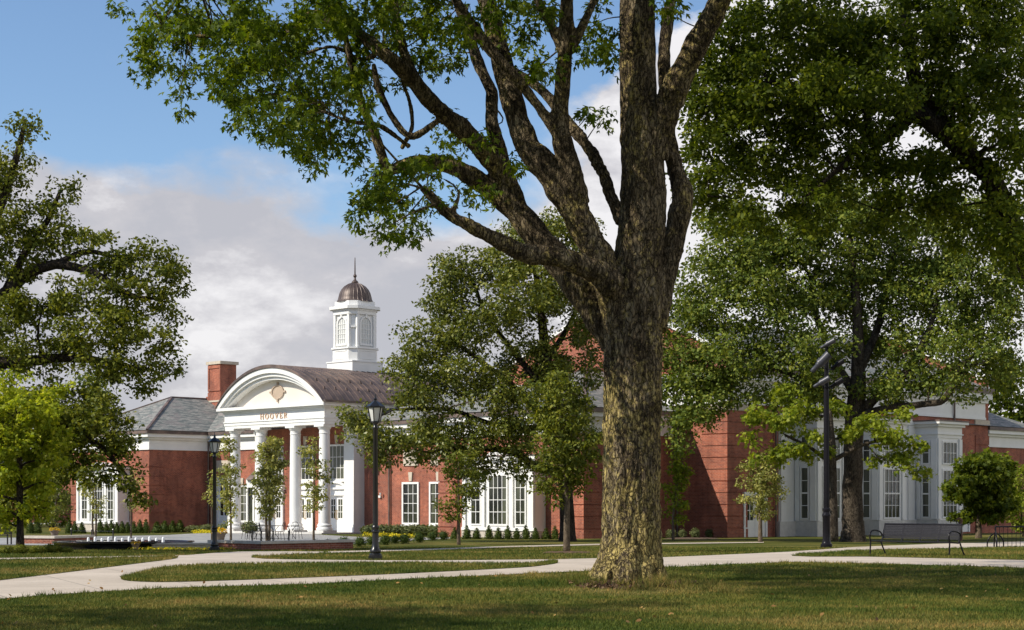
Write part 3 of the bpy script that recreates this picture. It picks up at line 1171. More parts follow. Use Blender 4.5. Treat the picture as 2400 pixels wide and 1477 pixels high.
    t.prism([(x + .33, zb + H), (x + .295, zb + H), (x + .165, zb), (x + .19, zb + .03)], 0, .048)
    serif(x + .03, 1); serif(x + .32, 1)
    x += .36 + gap
    letters.append(t)
    t = MB(fl_)
    stem(x + .04)
    for zz, l in ((0, .26), (H / 2 - .015, .19), (H - .03, .24)):
        t.box(x + .04, x + l, 0, .049, zb + zz, zb + zz + .032)
    t.box(x + .235, x + .26, 0, .048, zb, zb + .10)
    t.box(x + .215, x + .24, 0, .048, zb + H - .10, zb + H)
    x += .27 + gap
    letters.append(t)
    t = MB(fl_)
    stem(x + .04)
    ell(x + .07, zb + H * .74, .20, H * .26, .075, -math.pi / 2, math.pi / 2)
    t.prism([(x + .12, zb + H * .5), (x + .19, zb + H * .5), (x + .33, zb), (x + .25, zb)], 0, .048)
    for t in letters + [t]:
        part(t, 'letter', M['letter'], en)
    # barrel roof: arcs through the springing points and the crown
    half, zs, zc = (U1 - U0) / 2 + .45, 7.82, 10.40

    def arc(h, spring, crown, n=41):
        rise = crown - spring
        r = (h * h + rise * rise) / (2 * rise)
        a = math.asin(min(1, h / r))
        return [(uc + r * math.sin(q), crown - r + r * math.cos(q)) for q in np.linspace(-a, a, n)]
    outer = arc(half, zs, zc)
    low = arc(half, zs - .01, zc - .16)
    m = MB()
    m.band(outer, low, -.50, 14.5)
    roof = part(m, 'barrel_roof', M['copper'], smooth=True)
    m = MB()
    seam = arc(half, zs + .04, zc + .045)
    v = -.48
    while v < 14.5:
        m.band(seam, outer, v - .018, v + .018)
        v += .46
    part(m, 'standing_seam', M['copper'], roof)
    m = MB()                                         # copper skirt along the eaves
    for s in (-1, 1):
        e = uc + s * (half - .02)
        m.box(min(e, e + s * .22), max(e, e + s * .22), -.45, 14.5, 7.805, 7.93)
    part(m, 'gutter', M['copper'], roof)
    for s in (4, 7):                                 # rows of small snow guards near the eaves
        a, z = outer[-1 - s]
        for k in range(15):
            m = MB()
            m.box(a - .03, a + .05, .3 + k * .92, .42 + k * .92, z - .03, z + .13)
            part(m, 'snow_guard', M['copper'], roof)
    m = MB()                                         # white arch mouldings
    o1, i1 = arc(half - .02, zs - .015, zc - .165), arc(half - .42, zs - .012, zc - .50)
    o2, i2 = i1, arc(half - .62, zs - .011, zc - .72)
    o3, i3 = i2, arc(half - .80, zs - .010, zc - .92)
    m.band(o1, i1, -.42, .7).band(o2, i2, -.27, .7).band(o3, i3, -.10, .7)
    part(m, 'arch_moulding', M['white'])
    m = MB()
    m.prism(arc(half - .55, zs - .04, zc - .60), .42, .75)
    ty = part(m, 'tympanum', M['cream'])
    m = MB(front(.42))
    zc0 = 8.70
    el = lambda a, b: [(uc + a * math.cos(q), zc0 + b * math.sin(q)) for q in np.linspace(0, 2 * math.pi, 33)[:-1]]
    m.band(el(.66, .46), el(.56, .385), -.02, .10, 'y', True)
    m.prism(el(.57, .39), -.02, .045)
    for dx, dz, a, b in ((.74, 0, .10, .06), (-.74, 0, .10, .06), (0, .55, .065, .11), (0, -.55, .065, .11)):
        m.box(uc + dx - a, uc + dx + a, -.02, .11, zc0 + dz - b, zc0 + dz + b)
    part(m, 'medallion', M['tan'], ty)
    # doors and windows behind the columns
    fn = front(2.75)
    for i, x in enumerate((-8.65, -5.35, -2.05)):
        d = MB(fn)
        d.box(x - .95, x - .72, -.02, .14, -.47, 1.9).box(x + .72, x + .95, -.02, .14, -.47, 1.9)
        d.box(x - 1.02, x + 1.02, -.02, .20, 1.9, 2.02).box(x - .95, x + .95, -.02, .16, 2.02, 2.30).box(x - 1.1, x + 1.1, -.02, .28, 2.30, 2.42)
        arcp = [(x + 1.08 * math.cos(q), 2.42 + .42 * math.sin(q)) for q in np.linspace(math.pi, 0, 15)]
        arci = [(x + .88 * math.cos(q), 2.42 + .29 * math.sin(q)) for q in np.linspace(math.pi, 0, 15)]
        d.band(arcp, arci, -.02, .26)
        d.prism(arci, -.02, .10)
        for s in (-1, 1):
            l0, l1 = (x - .72, x - .01) if s < 0 else (x + .01, x + .72)
            d.box(l0, l1, -.02, .04, -.47, .42).box(l0, l0 + .14, -.02, .041, .42, 1.9).box(l1 - .14, l1, -.02, .041, .42, 1.9)
            d.box(l0 + .14, l1 - .14, -.02, .042, 1.66, 1.9)
            d.box((l0 + l1) / 2 - .02, (l0 + l1) / 2 + .02, .0, .04, .42, 1.66)
            for k in (1, 2):
                d.box(l0 + .14, l1 - .14, .0, .039, .42 + k * .413 - .018, .42 + k * .413 + .018)
            d.box(l0 + .12, l1 - .12, .04, .055, -.28, .24)
        dr = part(d, 'door', M['white'])
        p = MB(fn)
        p.box(x - .58, x - .15, -.015, .012, .42, 1.66).box(x + .15, x + .58, -.015, .012, .42, 1.66)
        part(p, 'pane', M['glass'], dr)
        for s in (-1, 1):
            h = MB(fn)
            h.tube([(x + s * .07, .05, .35), (x + s * .07, .12, .42), (x + s * .07, .12, .88), (x + s * .07, .05, .95)], .022, 6)
            part(h, 'handle', M['brass'], dr)
        window(fn, x - .78, x + .78, 3.0, 5.12, 4, 3, case=.12)
        keystone(fn, x, 5.28, 5.85)
    # wall right of the portico
    fn = front(3.3)
    for a in (3.80, 6.35):
        window(fn, a + .12, a + 1.45, .18, 2.60, 3, 4, case=.13)
        keystone(fn, a + .78, 2.78, 3.35)
        m = MB(fn)
        m.box(a + .1, a + 1.47, -.02, .07, 3.75, 4.75)
        part(m, 'stone_panel', M['stone'])
    m = MB(fn)
    m.tube([(2.6, .12, 6.3), (2.6, .12, -.7)], .06, 8)
    part(m, 'downpipe', M['copper'])
    m = MB(fn)                                        # flood light fixture on the wall
    m.box(1.55, 1.75, 0, .12, 1.75, 1.90).lathe([(.05, 0), (.08, .14)], (1.45, .18, 1.92), 8).lathe([(.05, 0), (.08, .14)], (1.85, .18, 1.92), 8)
    part(m, 'wall_light', M['white'])
    # recessed wall on the left of the portico
    fn = front(5.13)
    window(fn, -16.35, -15.0, .15, 2.55, 3, 4, case=.13)
    keystone(fn, -15.7, 2.73, 3.2)
    x = -17.9
    d = MB(fn)
    d.box(x - .85, x - .6, -.02, .14, -.6, 3.0).box(x + .6, x + .85, -.02, .14, -.6, 3.0).box(x - .9, x + .9, -.02, .18, 3.0, 3.3).box(x - .6, x + .6, -.02, .05, -.6, .5).box(x - .6, x + .6, -.02, .06, 1.75, 1.95)
    for s in (-.6, -.08, .46):
        d.box(x + s, x + s + .14, -.02, .05, .5, 3.0)
    dr = part(d, 'door', M['white'])
    p = MB(fn)
    p.box(x - .6, x + .6, -.015, .02, .5, 3.0)
    part(p, 'pane', M['glass'], dr)
    m = MB(fn)
    m.box(x - .9, x + .9, -.02, .08, 3.7, 4.5)
    part(m, 'stone_panel', M['stone'])
    # copper bell-shaped hood over a small bay beside the door
    hc = -12.9
    m = MB(fn)
    m.box(hc - 1.2, hc + 1.2, -.02, .9, -1.2, .12).box(hc - 1.2, hc + 1.2, -.02, .86, 2.5, 3.05)
    for q in (-1.2, -.42, .22, 1.0):
        m.box(hc + q, hc + q + .2, -.02, .88, .12, 2.5)
    b = part(m, 'bay_window', M['white'])
    p = MB(fn)
    p.box(hc - 1.1, hc + 1.1, -.02, .78, .12, 2.5)
    part(p, 'pane', M['glass'], b)
    m = MB(fn)
    prof = [(1.42, 3.05, 1.08), (1.25, 3.22, .95), (1.0, 3.5, .72), (.82, 3.8, .5), (.7, 4.05, .3), (.55, 4.2, .05)]
    vs_, fs = [], []
    for w, z, dd in prof:
        vs_ += [(hc - w, -.02, z), (hc - w * .72, dd, z), (hc + w * .72, dd, z), (hc + w, -.02, z)]
    for i in range(len(prof) - 1):
        for k in range(3):
            fs.append((i * 4 + k, i * 4 + k + 1, i * 4 + k + 5, i * 4 + k + 4))
    fs += [(0, 3, 2, 1), tuple(range(len(vs_) - 4, len(vs_)))]
    m.add(vs_, fs)
    part(m, 'copper_hood', M['copper'], b)
    m = MB()
    m.tube([(-19.75, 5.0, 6.3), (-19.75, 5.0, -1.0)], .06, 8)
    part(m, 'downpipe', M['copper'])
    # bays of the two pavilions
    bay(front(0), -28.15, -22.45)
    bay(front(0), 13.75, 19.45)
    # --- the hall's right flank: white bays, door, stone base
    fs_ = side(25.95)
    m = MB(fs_)
    m.box(12.6, 31.2, -.02, .10, .35, 6.35).box(12.6, 31.2, -.02, .16, 6.35, 6.6)
    v = 13.0
    for q in (12.65, 18.2, 19.6, 24.6, 26.2, 30.6):
        m.box(q, q + .55, -.02, .20, .35, 6.3)
    fl = part(m, 'white_panelling', M['white'])
    m = MB(fs_)
    m.box(12.5, 31.3, -.02, .22, -1.4, .35)
    part(m, 'stone_base', M['greystone'])
    for v0 in (14.1, 20.5, 27.2):
        p, wd = 1.65, 2.85
        fb = side(25.95 + p)
        fr = lambda a, d, z, v0=v0: (25.95 + a, v0 - d, z)
        m = MB(fs_)
        m.box(v0, v0 + wd, -.02, p, .35, 5.55)
        m.box(v0 - .05, v0 + wd + .05, -.02, p + .05, 5.55, 6.25).box(v0 - .12, v0 + wd + .12, -.02, p + .12, 5.75, 5.82)
        m.box(v0 - .2, v0 + wd + .2, -.02, p + .2, 6.25, 6.42).box(v0 - .36, v0 + wd + .36, -.02, p + .36, 6.42, 6.58)
        for q in (v0 + .16, v0 + wd - .16):                     # corner pilasters
            m.box(q - .18, q + .18, p - .01, p + .10, .4, 5.5)
        m.box(v0 - .10, v0 + .30, .20, .46, .4, 5.5).box(v0 - .10, v0 + .30, p - .42, p - .02, .4, 5.5)
        b = part(m, 'bay_window', M['white'])
        r = MB(fs_)
        r.box(v0 - .40, v0 + wd + .40, -.02, p + .40, 6.58, 6.66)
        part(r, 'flat_roof', M['copper'], b)
        s = MB(fs_)
        s.box(v0 - .08, v0 + wd + .08, .21, p + .10, -1.4, .345)
        part(s, 'stone_base', M['greystone'], b)
        window(fb, v0 + .62, v0 + wd - .62, .55, 3.45, 4, 4, 'window', .10, False, b, rails=(2,), out=.07)
        window(fb, v0 + .62, v0 + wd - .62, 3.95, 5.25, 4, 2, 'window', .10, False, b, out=.07)
        window(fr, .62, 1.05, .55, 3.45, 1, 4, 'window', .09, False, b, rails=(2,), out=.07)
        window(fr, .62, 1.05, 3.95, 5.25, 1, 2, 'window', .09, False, b, out=.07)
    for c, w in ((10.35, .95), (32.9, .8)):
        d = MB(fs_)
        d.box(c - w - .14, c - w, -.02, .12, -.5, 1.85).box(c + w, c + w + .14, -.02, .12, -.5, 1.85).box(c - w - .14, c + w + .14, -.02, .14, 1.85, 2.05)
        for s in (-1, 1):
            l0, l1 = (c - w, c - .01) if s < 0 else (c + .01, c + w)
            d.box(l0, l1, -.02, .05, -.5, .45).box(l0, l0 + .16, -.02, .051, .45, 1.85).box(l1 - .16, l1, -.02, .051, .45, 1.85).box(l0, l1, -.02, .052, 1.6, 1.85)
            d.box((l0 + l1) / 2 - .02, (l0 + l1) / 2 + .02, -.02, .049, .45, 1.6).box(l0, l1, -.02, .048, .98, 1.03)
        dr = part(d, 'door', M['white'])
        p = MB(fs_)
        p.box(c - w + .16, c - .17, -.015, .02, .45, 1.6).box(c + .17, c + w - .16, -.015, .02, .45, 1.6)
        part(p, 'pane', M['glass'], dr)
        for s in (-1, 1):
            h = MB(fs_)
            h.tube([(c + s * .09, .05, .55), (c + s * .09, .12, .6), (c + s * .09, .12, .95), (c + s * .09, .05, 1.0)], .022, 6)
            part(h, 'handle', M['brass'], dr)
    for vv, ztop in ((12.2, 7.0), (31.8, 9.0)):
        m = MB(fs_)
        m.tube([(vv, .16, ztop), (vv, .16, -.7)], .065, 8)
        part(m, 'downpipe', M['copper'])
    m = MB()
    m.tube([(22.5, 7.68, 6.4), (22.5, 7.68, -.7)], .065, 8).box(22.3, 22.75, 7.5, 7.85, 3.9, 4.35)
    part(m, 'downpipe', M['copper'])
    # --- cupola
    cu, cv = uc, 6.95

    def octa(h, c):
        return [(cu - h + c, cv - h), (cu + h - c, cv - h), (cu + h, cv - h + c), (cu + h, cv + h - c), (cu + h - c, cv + h), (cu - h + c, cv + h), (cu - h, cv + h - c), (cu - h, cv - h + c)]
    m = MB()
    m.box(cu - 1.35, cu + 1.35, cv - 1.35, cv + 1.35, 9.6, 10.95).box(cu - 1.40, cu + 1.40, cv - 1.40, cv + 1.40, 10.95, 11.03)
    for h, c, z0, z1 in ((1.27, .43, 11.03, 11.86), (1.36, .46, 11.86, 11.97), (1.10, .40, 11.97, 14.2), (1.24, .43, 14.2, 14.45), (1.30, .45, 14.45, 14.56), (1.46, .5, 14.56, 14.76), (1.17, .43, 14.76, 15.12)):
        m.prism(octa(h, c), z0, z1, 'z')
    for s in (-1, 1):           # corner pilasters of the lantern stage and sunk panels below
        for q in (-1, 1):
            a = q * .72
            m.box(cu + a - .10, cu + a + .10, cv + s * 1.14 - .08, cv + s * 1.14 + .08, 11.97, 14.2)
            m.box(cu + s * 1.14 - .08, cu + s * 1.14 + .08, cv + a - .10, cv + a + .10, 11.97, 14.2)
        m.box(cu - .62, cu + .62, cv + s * 1.27 - .03, cv + s * 1.27 + .03, 11.7, 11.76).box(cu - .62, cu + .62, cv + s * 1.27 - .03, cv + s * 1.27 + .03, 11.15, 11.21)
        m.box(cu + s * 1.27 - .03, cu + s * 1.27 + .03, cv - .62, cv + .62, 11.7, 11.76).box(cu + s * 1.27 - .03, cu + s * 1.27 + .03, cv - .62, cv + .62, 11.15, 11.21)
    for sx in (-1, 1):          # small brackets on the chamfers
        for sy in (-1, 1):
            p = Vector((cu + sx * .93, cv + sy * .93, 13.35))
            q = Vector((-sy * sx, 1, 0)).normalized() * .2
            m.bar(p - q, p + q, .16, .12)
    cup = part(m, 'cupola', M['white'])
    for fn in (lambda a, d, z: (cu + a, cv - 1.10 - d, z), lambda a, d, z: (cu + 1.10 + d, cv + a, z)):
        w, zb0, zsp = .42, 12.22, 13.55
        ts = np.linspace(math.pi, 0, 13)
        shape = lambda e: [(-w - e, zb0)] + [((w + e) * math.cos(q), zsp + (w + e) * math.sin(q)) for q in ts] + [(w + e, zb0)]
        f = MB(fn)
        f.band(shape(.13), shape(0), -.02, .08)
        f.box(-w - .13, w + .13, -.02, .11, zb0 - .13, zb0)
        for a in (-.21, 0, .21):
            f.box(a - .017, a + .017, .01, .045, zb0, zsp + math.sqrt(max(0, w * w - a * a)))
        for k in range(1, 5):
            f.box(-w, w, .011, .047, zb0 + k * .33 - .017, zb0 + k * .33 + .017)
        f.box(-.07, .07, -.02, .13, zsp + w + .02, zsp + w + .24)
        o = part(f, 'arched_window', M['white'], cup)
    g = MB()
    for fn in (lambda a, d, z: (cu + a, cv - 1.10 - d, z), lambda a, d, z: (cu + 1.10 + d, cv + a, z)):
        q = MB(fn)
        q.prism([(-.42, 12.22)] + [(.42 * math.cos(t_), 13.55 + .42 * math.sin(t_)) for t_ in np.linspace(math.pi, 0, 13)] + [(.42, 12.22)], -.02, .015)
        part(q, 'pane', M['frosted'], cup)
    m = MB()
    prof = [(1.28, 15.10), (1.24, 15.16), (1.16, 15.26), (1.12, 15.45), (1.05, 15.72), (.92, 15.97), (.72, 16.19), (.45, 16.36), (.22, 16.43), (.2, 16.45)]
    m.lathe(prof, (cu, cv, 0), 48)
    for k in range(24):
        a = 2 * math.pi * k / 24
        m.tube([(cu + r * math.cos(a), cv + r * math.sin(a), z) for r, z in prof[:-1]], .022, 4)
    part(m, 'dome', M['dome'], cup, smooth=True)
    m = MB()
    m.lathe([(.22, 16.42), (.24, 16.48), (.19, 16.58), (.1, 16.64), (.06, 16.8), (.1, 16.86), (.13, 16.93), (.1, 17.0), (.05, 17.05), (.045, 17.3), (.03, 18.15), (.0, 18.22)], (cu, cv, 0), 14)
    part(m, 'finial', M['dome'], cup, smooth=True)


building()

# ------------------------------------------------------------------ main tree
TY = 31.7


def hero_tree():
    base = G(1483, 1365)
    b = np.array(base)
    root = thing('maple_tree', base, 'huge spreading maple with thick forked trunk in the foreground lawn', 'tree')
    # limbs in photo pixels: (px, py, depth offset, radius px)
    trunk = [(1478, 1385, 0, 99), (1479, 1350, 0, 88), (1482, 1300, 0, 80), (1483, 1220, 0, 75), (1483, 1100, 0, 73), (1484, 950, 0, 73), (1483, 820, 0, 74), (1485, 730, 0, 74), (1491, 660, 0, 68), (1500, 580, 0, 59), (1509, 500, 0, 58), (1507, 400, 0, 53), (1500, 300, 0, 50), (1495, 180, 0, 47), (1494, 60, 0, 46), (1496, -60, .1, 42), (1505, -250, .3, 34), (1490, -450, .4, 24), (1500, -620, .3, 12)]
    L = [
        [(1525, 370, 0, 40), (1545, 290, -.1, 40), (1575, 220, -.3, 36), (1610, 150, -.5, 32), (1650, 70, -.7, 29), (1690, 0, -.9, 26), (1745, -120, -1.2, 20), (1800, -260, -1.4, 13)],
        [(1520, 760, .15, 50), (1548, 660, .3, 34), (1575, 580, .35, 27), (1590, 520, .4, 27), (1603, 465, .4, 26), (1588, 410, .5, 21), (1571, 340, .6, 18), (1563, 250, .6, 17), (1556, 150, .7, 16), (1563, 60, .9, 15), (1585, -60, 1.2, 12), (1620, -220, 1.5, 8)],
        [(1466, 800, -.1, 46), (1436, 690, -.22, 41), (1405, 610, -.3, 38), (1372, 545, -.3, 35), (1332, 468, -.3, 38), (1285, 400, -.3, 37), (1242, 350, -.2, 33), (1216, 290, -.1, 30), (1195, 220, 0, 28), (1175, 140, .1, 27), (1155, 60, .2, 25), (1138, -10, .3, 23), (1105, -150, .5, 17), (1060, -320, .6, 10)],
        [(1350, 480, -.3, 34), (1338, 400, -.5, 28), (1318, 330, -.6, 26), (1312, 280, -.6, 24), (1318, 200, -.7, 20), (1325, 110, -.8, 20), (1330, 0, -.9, 17), (1338, -130, -1.1, 12), (1330, -280, -1.2, 7)],
        [(1322, 125, -.8, 15), (1292, 60, -.9, 12), (1260, 0, -1.1, 11), (1225, -90, -1.3, 7)],
        [(1330, 120, -.8, 15), (1352, 88, -.8, 13), (1380, 30, -.7, 11), (1405, -30, -.6, 9), (1440, -120, -.5, 6)],
        [(1312, 320, -.6, 18), (1262, 250, -.7, 12), (1215, 190, -.8, 14), (1160, 130, -.9, 15), (1108, 60, -1.0, 14), (1068, 0, -1.1, 12), (1020, -100, -1.3, 9)],
        [(1460, 520, .3, 18), (1437, 470, .5, 15), (1405, 390, .8, 16), (1370, 335, 1.0, 15), (1330, 285, 1.2, 14), (1280, 222, 1.4, 12), (1230, 182, 1.6, 11), (1180, 150, 1.8, 8)],
        [(1464, 840, .1, 40), (1416, 757, .3, 40), (1366, 690, .5, 38), (1310, 615, .7, 36), (1260, 555, .8, 34), (1205, 490, .9, 31), (1150, 445, .9, 27), (1090, 405, .8, 23), (1030, 382, .7, 20), (965, 384, .6, 18), (905, 402, .5, 14)],
        [(1215, 505, .9, 28), (1190, 430, .9, 27), (1132, 352, .7, 25), (1080, 300, .5, 24), (1020, 250, .2, 21), (960, 180, -.1, 20), (900, 125, -.4, 17), (850, 85, -.7, 14), (805, 42, -1.0, 12), (765, -10, -1.2, 9), (690, -60, -1.4, 6)],
        [(1205, 460, .9, 20), (1170, 350, 1.1, 18), (1152, 285, 1.2, 17), (1150, 215, 1.3, 15), (1122, 150, 1.4, 14), (1100, 85, 1.5, 13), (1075, 20, 1.6, 11), (1050, -80, 1.7, 8)],
        [(1440, 670, -.5, 34), (1390, 632, -.7, 29), (1310, 604, -.9, 26), (1230, 594, -1.0, 25), (1165, 562, -1.1, 19), (1105, 532, -1.2, 17), (1052, 502, -1.2, 15), (1012, 462, -1.2, 13), (988, 438, -1.2, 10)],
        [(908, 402, .5, 13), (880, 320, .4, 12), (850, 250, .3, 11), (830, 180, .2, 10), (815, 110, .1, 9), (800, 40, 0, 7), (790, -40, 0, 5)],
        [(985, 210, 0, 14), (950, 130, .1, 12), (933, 60, .2, 11), (924, -10, .3, 9), (930, -110, .4, 6)],
        [(860, 95, -.6, 10), (800, 65, -.8, 11), (730, 30, -1.0, 9), (680, 75, -1.2, 9), (610, 83, -1.4, 8), (520, 85, -1.6, 6), (440, 82, -1.8, 4), (380, 60, -2.0, 3)],
        [(1040, 272, .3, 8), (970, 320, .3, 10), (930, 290, .3, 9), (890, 215, .2, 8), (875, 150, .1, 6)],
        [(960, 345, .3, 7), (890, 295, 0, 7), (820, 285, -.3, 5), (740, 255, -.6, 4), (690, 235, -.8, 3)],
        [(1060, 500, -1.2, 9), (1075, 450, -1.2, 5), (1040, 420, -1.1, 4), (1000, 410, -1.0, 3)],
        [(900, 110, -.4, 8), (850, 140, -.8, 6), (780, 110, -1.1, 5), (700, 130, -1.4, 4), (600, 150, -1.6, 3)],
        [(940, 350, .5, 6), (965, 300, .5, 6), (960, 240, .5, 5), (935, 170, .5, 4)],
    ]
    roots = [[(1460, 1310, -.25, 40), (1420, 1352, -.45, 34), (1378, 1378, -.6, 16)], [(1515, 1300, -.2, 34), (1540, 1350, -.35, 26), (1562, 1380, -.5, 14)], [(1480, 1290, -.35, 34), (1470, 1350, -.62, 30), (1462, 1385, -.85, 14)],
             [(1500, 1300, -.3, 30), (1510, 1360, -.6, 24), (1515, 1388, -.8, 14)], [(1480, 1300, .4, 40), (1470, 1360, .8, 20)], [(1440, 1300, .1, 34), (1400, 1352, .3, 24), (1370, 1366, .4, 12)]]
    V, Fc, cnt = [], [], 0
    nodes, nr = [], []
    for pl in [trunk] + L + roots:
        pl_ = [(p[0], p[1], (-.35 * p[2] if p[0] < 900 and p[2] < -.3 else p[2]), p[3]) for p in pl]
        P = [np.append(np.array(W3(p[0], p[1], TY + p[2])), p[3] / (F / (TY + p[2]))) for p in pl_]
        Q = np.array(catmull(P, 5))
        Q[:, 3] *= .93
        if pl is not trunk:
            Q[:, 3] *= 1 + .05 * np.sin(np.arange(len(Q)) * 1.1 + len(V)) * (np.arange(len(Q)) > 6)
        jit = rng.normal(size=(len(Q), 3)) * (Q[:, 3] * (.012 if pl is trunk else .035))[:, None]
        v, f = tube_arrays(Q[:, :3] + jit, np.maximum(Q[:, 3], .014), 14)
        V.append(v)
        Fc += [[i + cnt for i in q] for q in f]
        cnt += len(v)
        if pl not in roots:
            nodes += list(Q[:, :3])
            nr += list(Q[:, 3])
    me = bpy.data.meshes.new('tmp')
    me.from_pydata([tuple(p) for p in np.concatenate(V) - b], [], Fc)
    o = bpy.data.objects.new('tmp', me)
    COL.objects.link(o)
    md = o.modifiers.new('r', 'REMESH')
    md.mode = 'VOXEL'
    md.voxel_size = .024
    sm = o.modifiers.new('s', 'SMOOTH')
    sm.iterations = 4
    sm.factor = .5
    dg = bpy.context.evaluated_depsgraph_get()
    me2 = bpy.data.meshes.new_from_object(o.evaluated_get(dg))
    bpy.data.objects.remove(o)
    bpy.data.meshes.remove(me)
    # knobbly bark: move the vertices along their normals
    n = len(me2.vertices)
    co = np.zeros(n * 3, np.float32)
    me2.vertices.foreach_get('co', co)
    co = co.reshape(-1, 3)
    nm = np.zeros(n * 3, np.float32)
    me2.vertices.foreach_get('normal', nm)
    nm = nm.reshape(-1, 3)
    dsp = np.zeros(n)
    for i in range(n):
        x, y, z = map(float, co[i])
        amp = .046 if z < 9 and abs(x) < .95 else .014
        dsp[i] = amp * (1.0 * mnoise.noise((x * 2.6, y * 2.6, z * .35)) + .55 * mnoise.noise((x * 10, y * 10, z * 2.0)) + .65 * mnoise.noise((x * 20, y * 20, z * 5)))
    co += nm * dsp[:, None]
    me2.vertices.foreach_set('co', co.ravel())
    me2.update()
    me2.polygons.foreach_set('use_smooth', np.ones(len(me2.polygons), bool))
    me2.materials.clear()
    me2.name = 'trunk'
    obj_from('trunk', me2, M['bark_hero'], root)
    # foliage sprays
    E = [(420, 45, 140, 60, 1), (345, 110, 55, 55, 1), (350, 160, 30, 20, .7), (560, 30, 150, 70, 1), (500, 100, 110, 45, 1), (425, 235, 25, 30, .8), (432, 165, 24, 24, .7), (590, 190, 110, 60, 1), (545, 265, 70, 35, 1), (520, 210, 40, 50, .8),
         (710, 90, 150, 95, 1.1), (690, 240, 110, 80, 1.15), (640, 300, 70, 40, 1), (740, 330, 90, 50, 1), (705, 385, 60, 24, .9), (860, 50, 120, 90, 1), (810, 190, 100, 90, 1), (880, 330, 60, 50, .7), (910, 420, 70, 50, 1), (860, 485, 50, 35, 2), (945, 535, 55, 40, 2.4), (900, 440, 60, 45, 1.5), (1000, 400, 50, 40, 1), (720, 300, 100, 60, 1), (620, 130, 120, 70, .8),
         (1000, 490, 45, 40, 1), (960, 60, 110, 90, .9), (1050, 110, 75, 60, .9), (1020, 180, 50, 40, .8), (1055, 330, 70, 50, .9), (1110, 430, 55, 45, .9), (1190, 360, 35, 40, .7), (1240, 110, 60, 60, .8), (1200, 30, 80, 50, .9), (1280, 150, 45, 25, .7),
         (1390, 120, 65, 55, .9), (1405, 50, 50, 50, .9), (1400, 262, 26, 22, .9), (1250, 40, 60, 40, .7), (1600, 20, 40, 25, .5), (780, 30, 150, 60, 1), (1060, 30, 120, 60, 1), (900, 180, 60, 60, .6)]
    cl = []
    for (x, y, rx, ry, d) in E:
        k = max(2, int(d * rx * ry / np.interp(x, [500, 900], [420, 560])))
        q = rng.normal(size=(k, 2)) * .52
        q = np.clip(q, -1.05, 1.05)
        f = np.interp(x, [300, 900, 1450], [.9, .3, -.6])
        dy = f + rng.normal(size=k) * np.interp(x, [300, 1000], [1.0, 1.5])
        dy = np.where(rng.uniform(size=k) < (.42 if x > 480 else 0), rng.uniform(-4.8, 4.2, k), dy)
        for (a, c), dd in zip(q, dy):
            cl.append(W3(x + a * rx, y + c * ry, TY + dd))
    vis = len(cl)
    # upper crown above the frame: it shades the trunk and the grass to the right
    for i in range(860):
        th, r = rng.uniform(0, 2 * np.pi), rng.uniform(0, 1) ** .5
        z = rng.uniform(9.6, 19)
        rad = 8.3 * math.sqrt(max(.05, 1 - ((z - 12.5) / 7.2) ** 2))
        p = Vector((b[0] - .5 + r * rad * math.cos(th), b[1] + .4 + r * rad * .9 * math.sin(th), z))
        py = HY - (p.z - EYE) / p.y * F
        if py < -75:
            cl.append(p)
    for i in range(640):             # unseen leaf clusters above the frame, added to shade the grass at right
        p = Vector((rng.uniform(-9.5, 3), rng.uniform(22.5, 29), rng.uniform(8.3, 12.5)))
        if HY - (p.z - EYE) / p.y * F < -75 and (p.x + 2.5) ** 2 / 49 + (p.y - 27) ** 2 / 26 < 1:
            cl.append(p)
    sh = np.array((sdir.x, sdir.y)) / math.hypot(sdir.x, sdir.y)
    tanel = sdir.z / math.hypot(sdir.x, sdir.y)

    def shades_foot(p):
        o = np.array((p.x - b[0], p.y - b[1]))
        d = float(o @ sh)
        lat = abs(float(o[0] * sh[1] - o[1] * sh[0]))
        return lat < 1.3 and -1 < p.z - tanel * d < 3.6
    keep = [not shades_foot(p) or rng.uniform() < (.55 if i < vis else .06) for i, p in enumerate(cl)]
    vis = sum(keep[:vis])
    cl = [p for p, k in zip(cl, keep) if k]
    cl = np.array(cl)
    nd, nra = np.array(nodes), np.array(nr)
    V, Fc, cnt = [], [], 0
    for i, c in enumerate(cl):
        dd = np.linalg.norm(nd - c, axis=1)
        j = int(np.argmin(dd))
        Ld = dd[j]
        if Ld < .2 or Ld > (2.6 if i < vis else 4.5) or rng.uniform() < (.42 if i < vis else .2):
            continue
        m1 = (nd[j] + c) / 2 + rng.normal(size=3) * Ld * .09 + np.array((0, 0, .06 * Ld))
        Q = np.array(catmull([nd[j], m1, c], 4))
        v, f = tube_arrays(Q, np.linspace(min(nra[j] * .4, .009 + .007 * Ld), .005, len(Q)), 5)
        V.append(v)
        Fc += [[k + cnt for k in q] for q in f]
        cnt += len(v)
    me = bpy.data.meshes.new('tmp')
    me.from_pydata([tuple(p) for p in np.concatenate(V) - b], [], Fc)
    bm = bmesh.new()
    bm.from_mesh(me2)
    bm.from_mesh(me)
    bm.to_mesh(me2)
    bm.free()
    bpy.data.meshes.remove(me)
    me2.polygons.foreach_set('use_smooth', np.ones(len(me2.polygons), bool))
    P1, o1 = clump_leaves(cl[:vis], 50, .32, .8)
    P2, o2 = clump_leaves(cl[vis:], 40, .62, .6)
    P, O = np.concatenate([P1, P2]), np.concatenate([o1, o2])
    leaves_mesh('crown', P, .132, T_TRI, M['leaf_hero'], root, .55, 1.5, O, b, .35, 11)


hero_tree()

DENS = 2.6
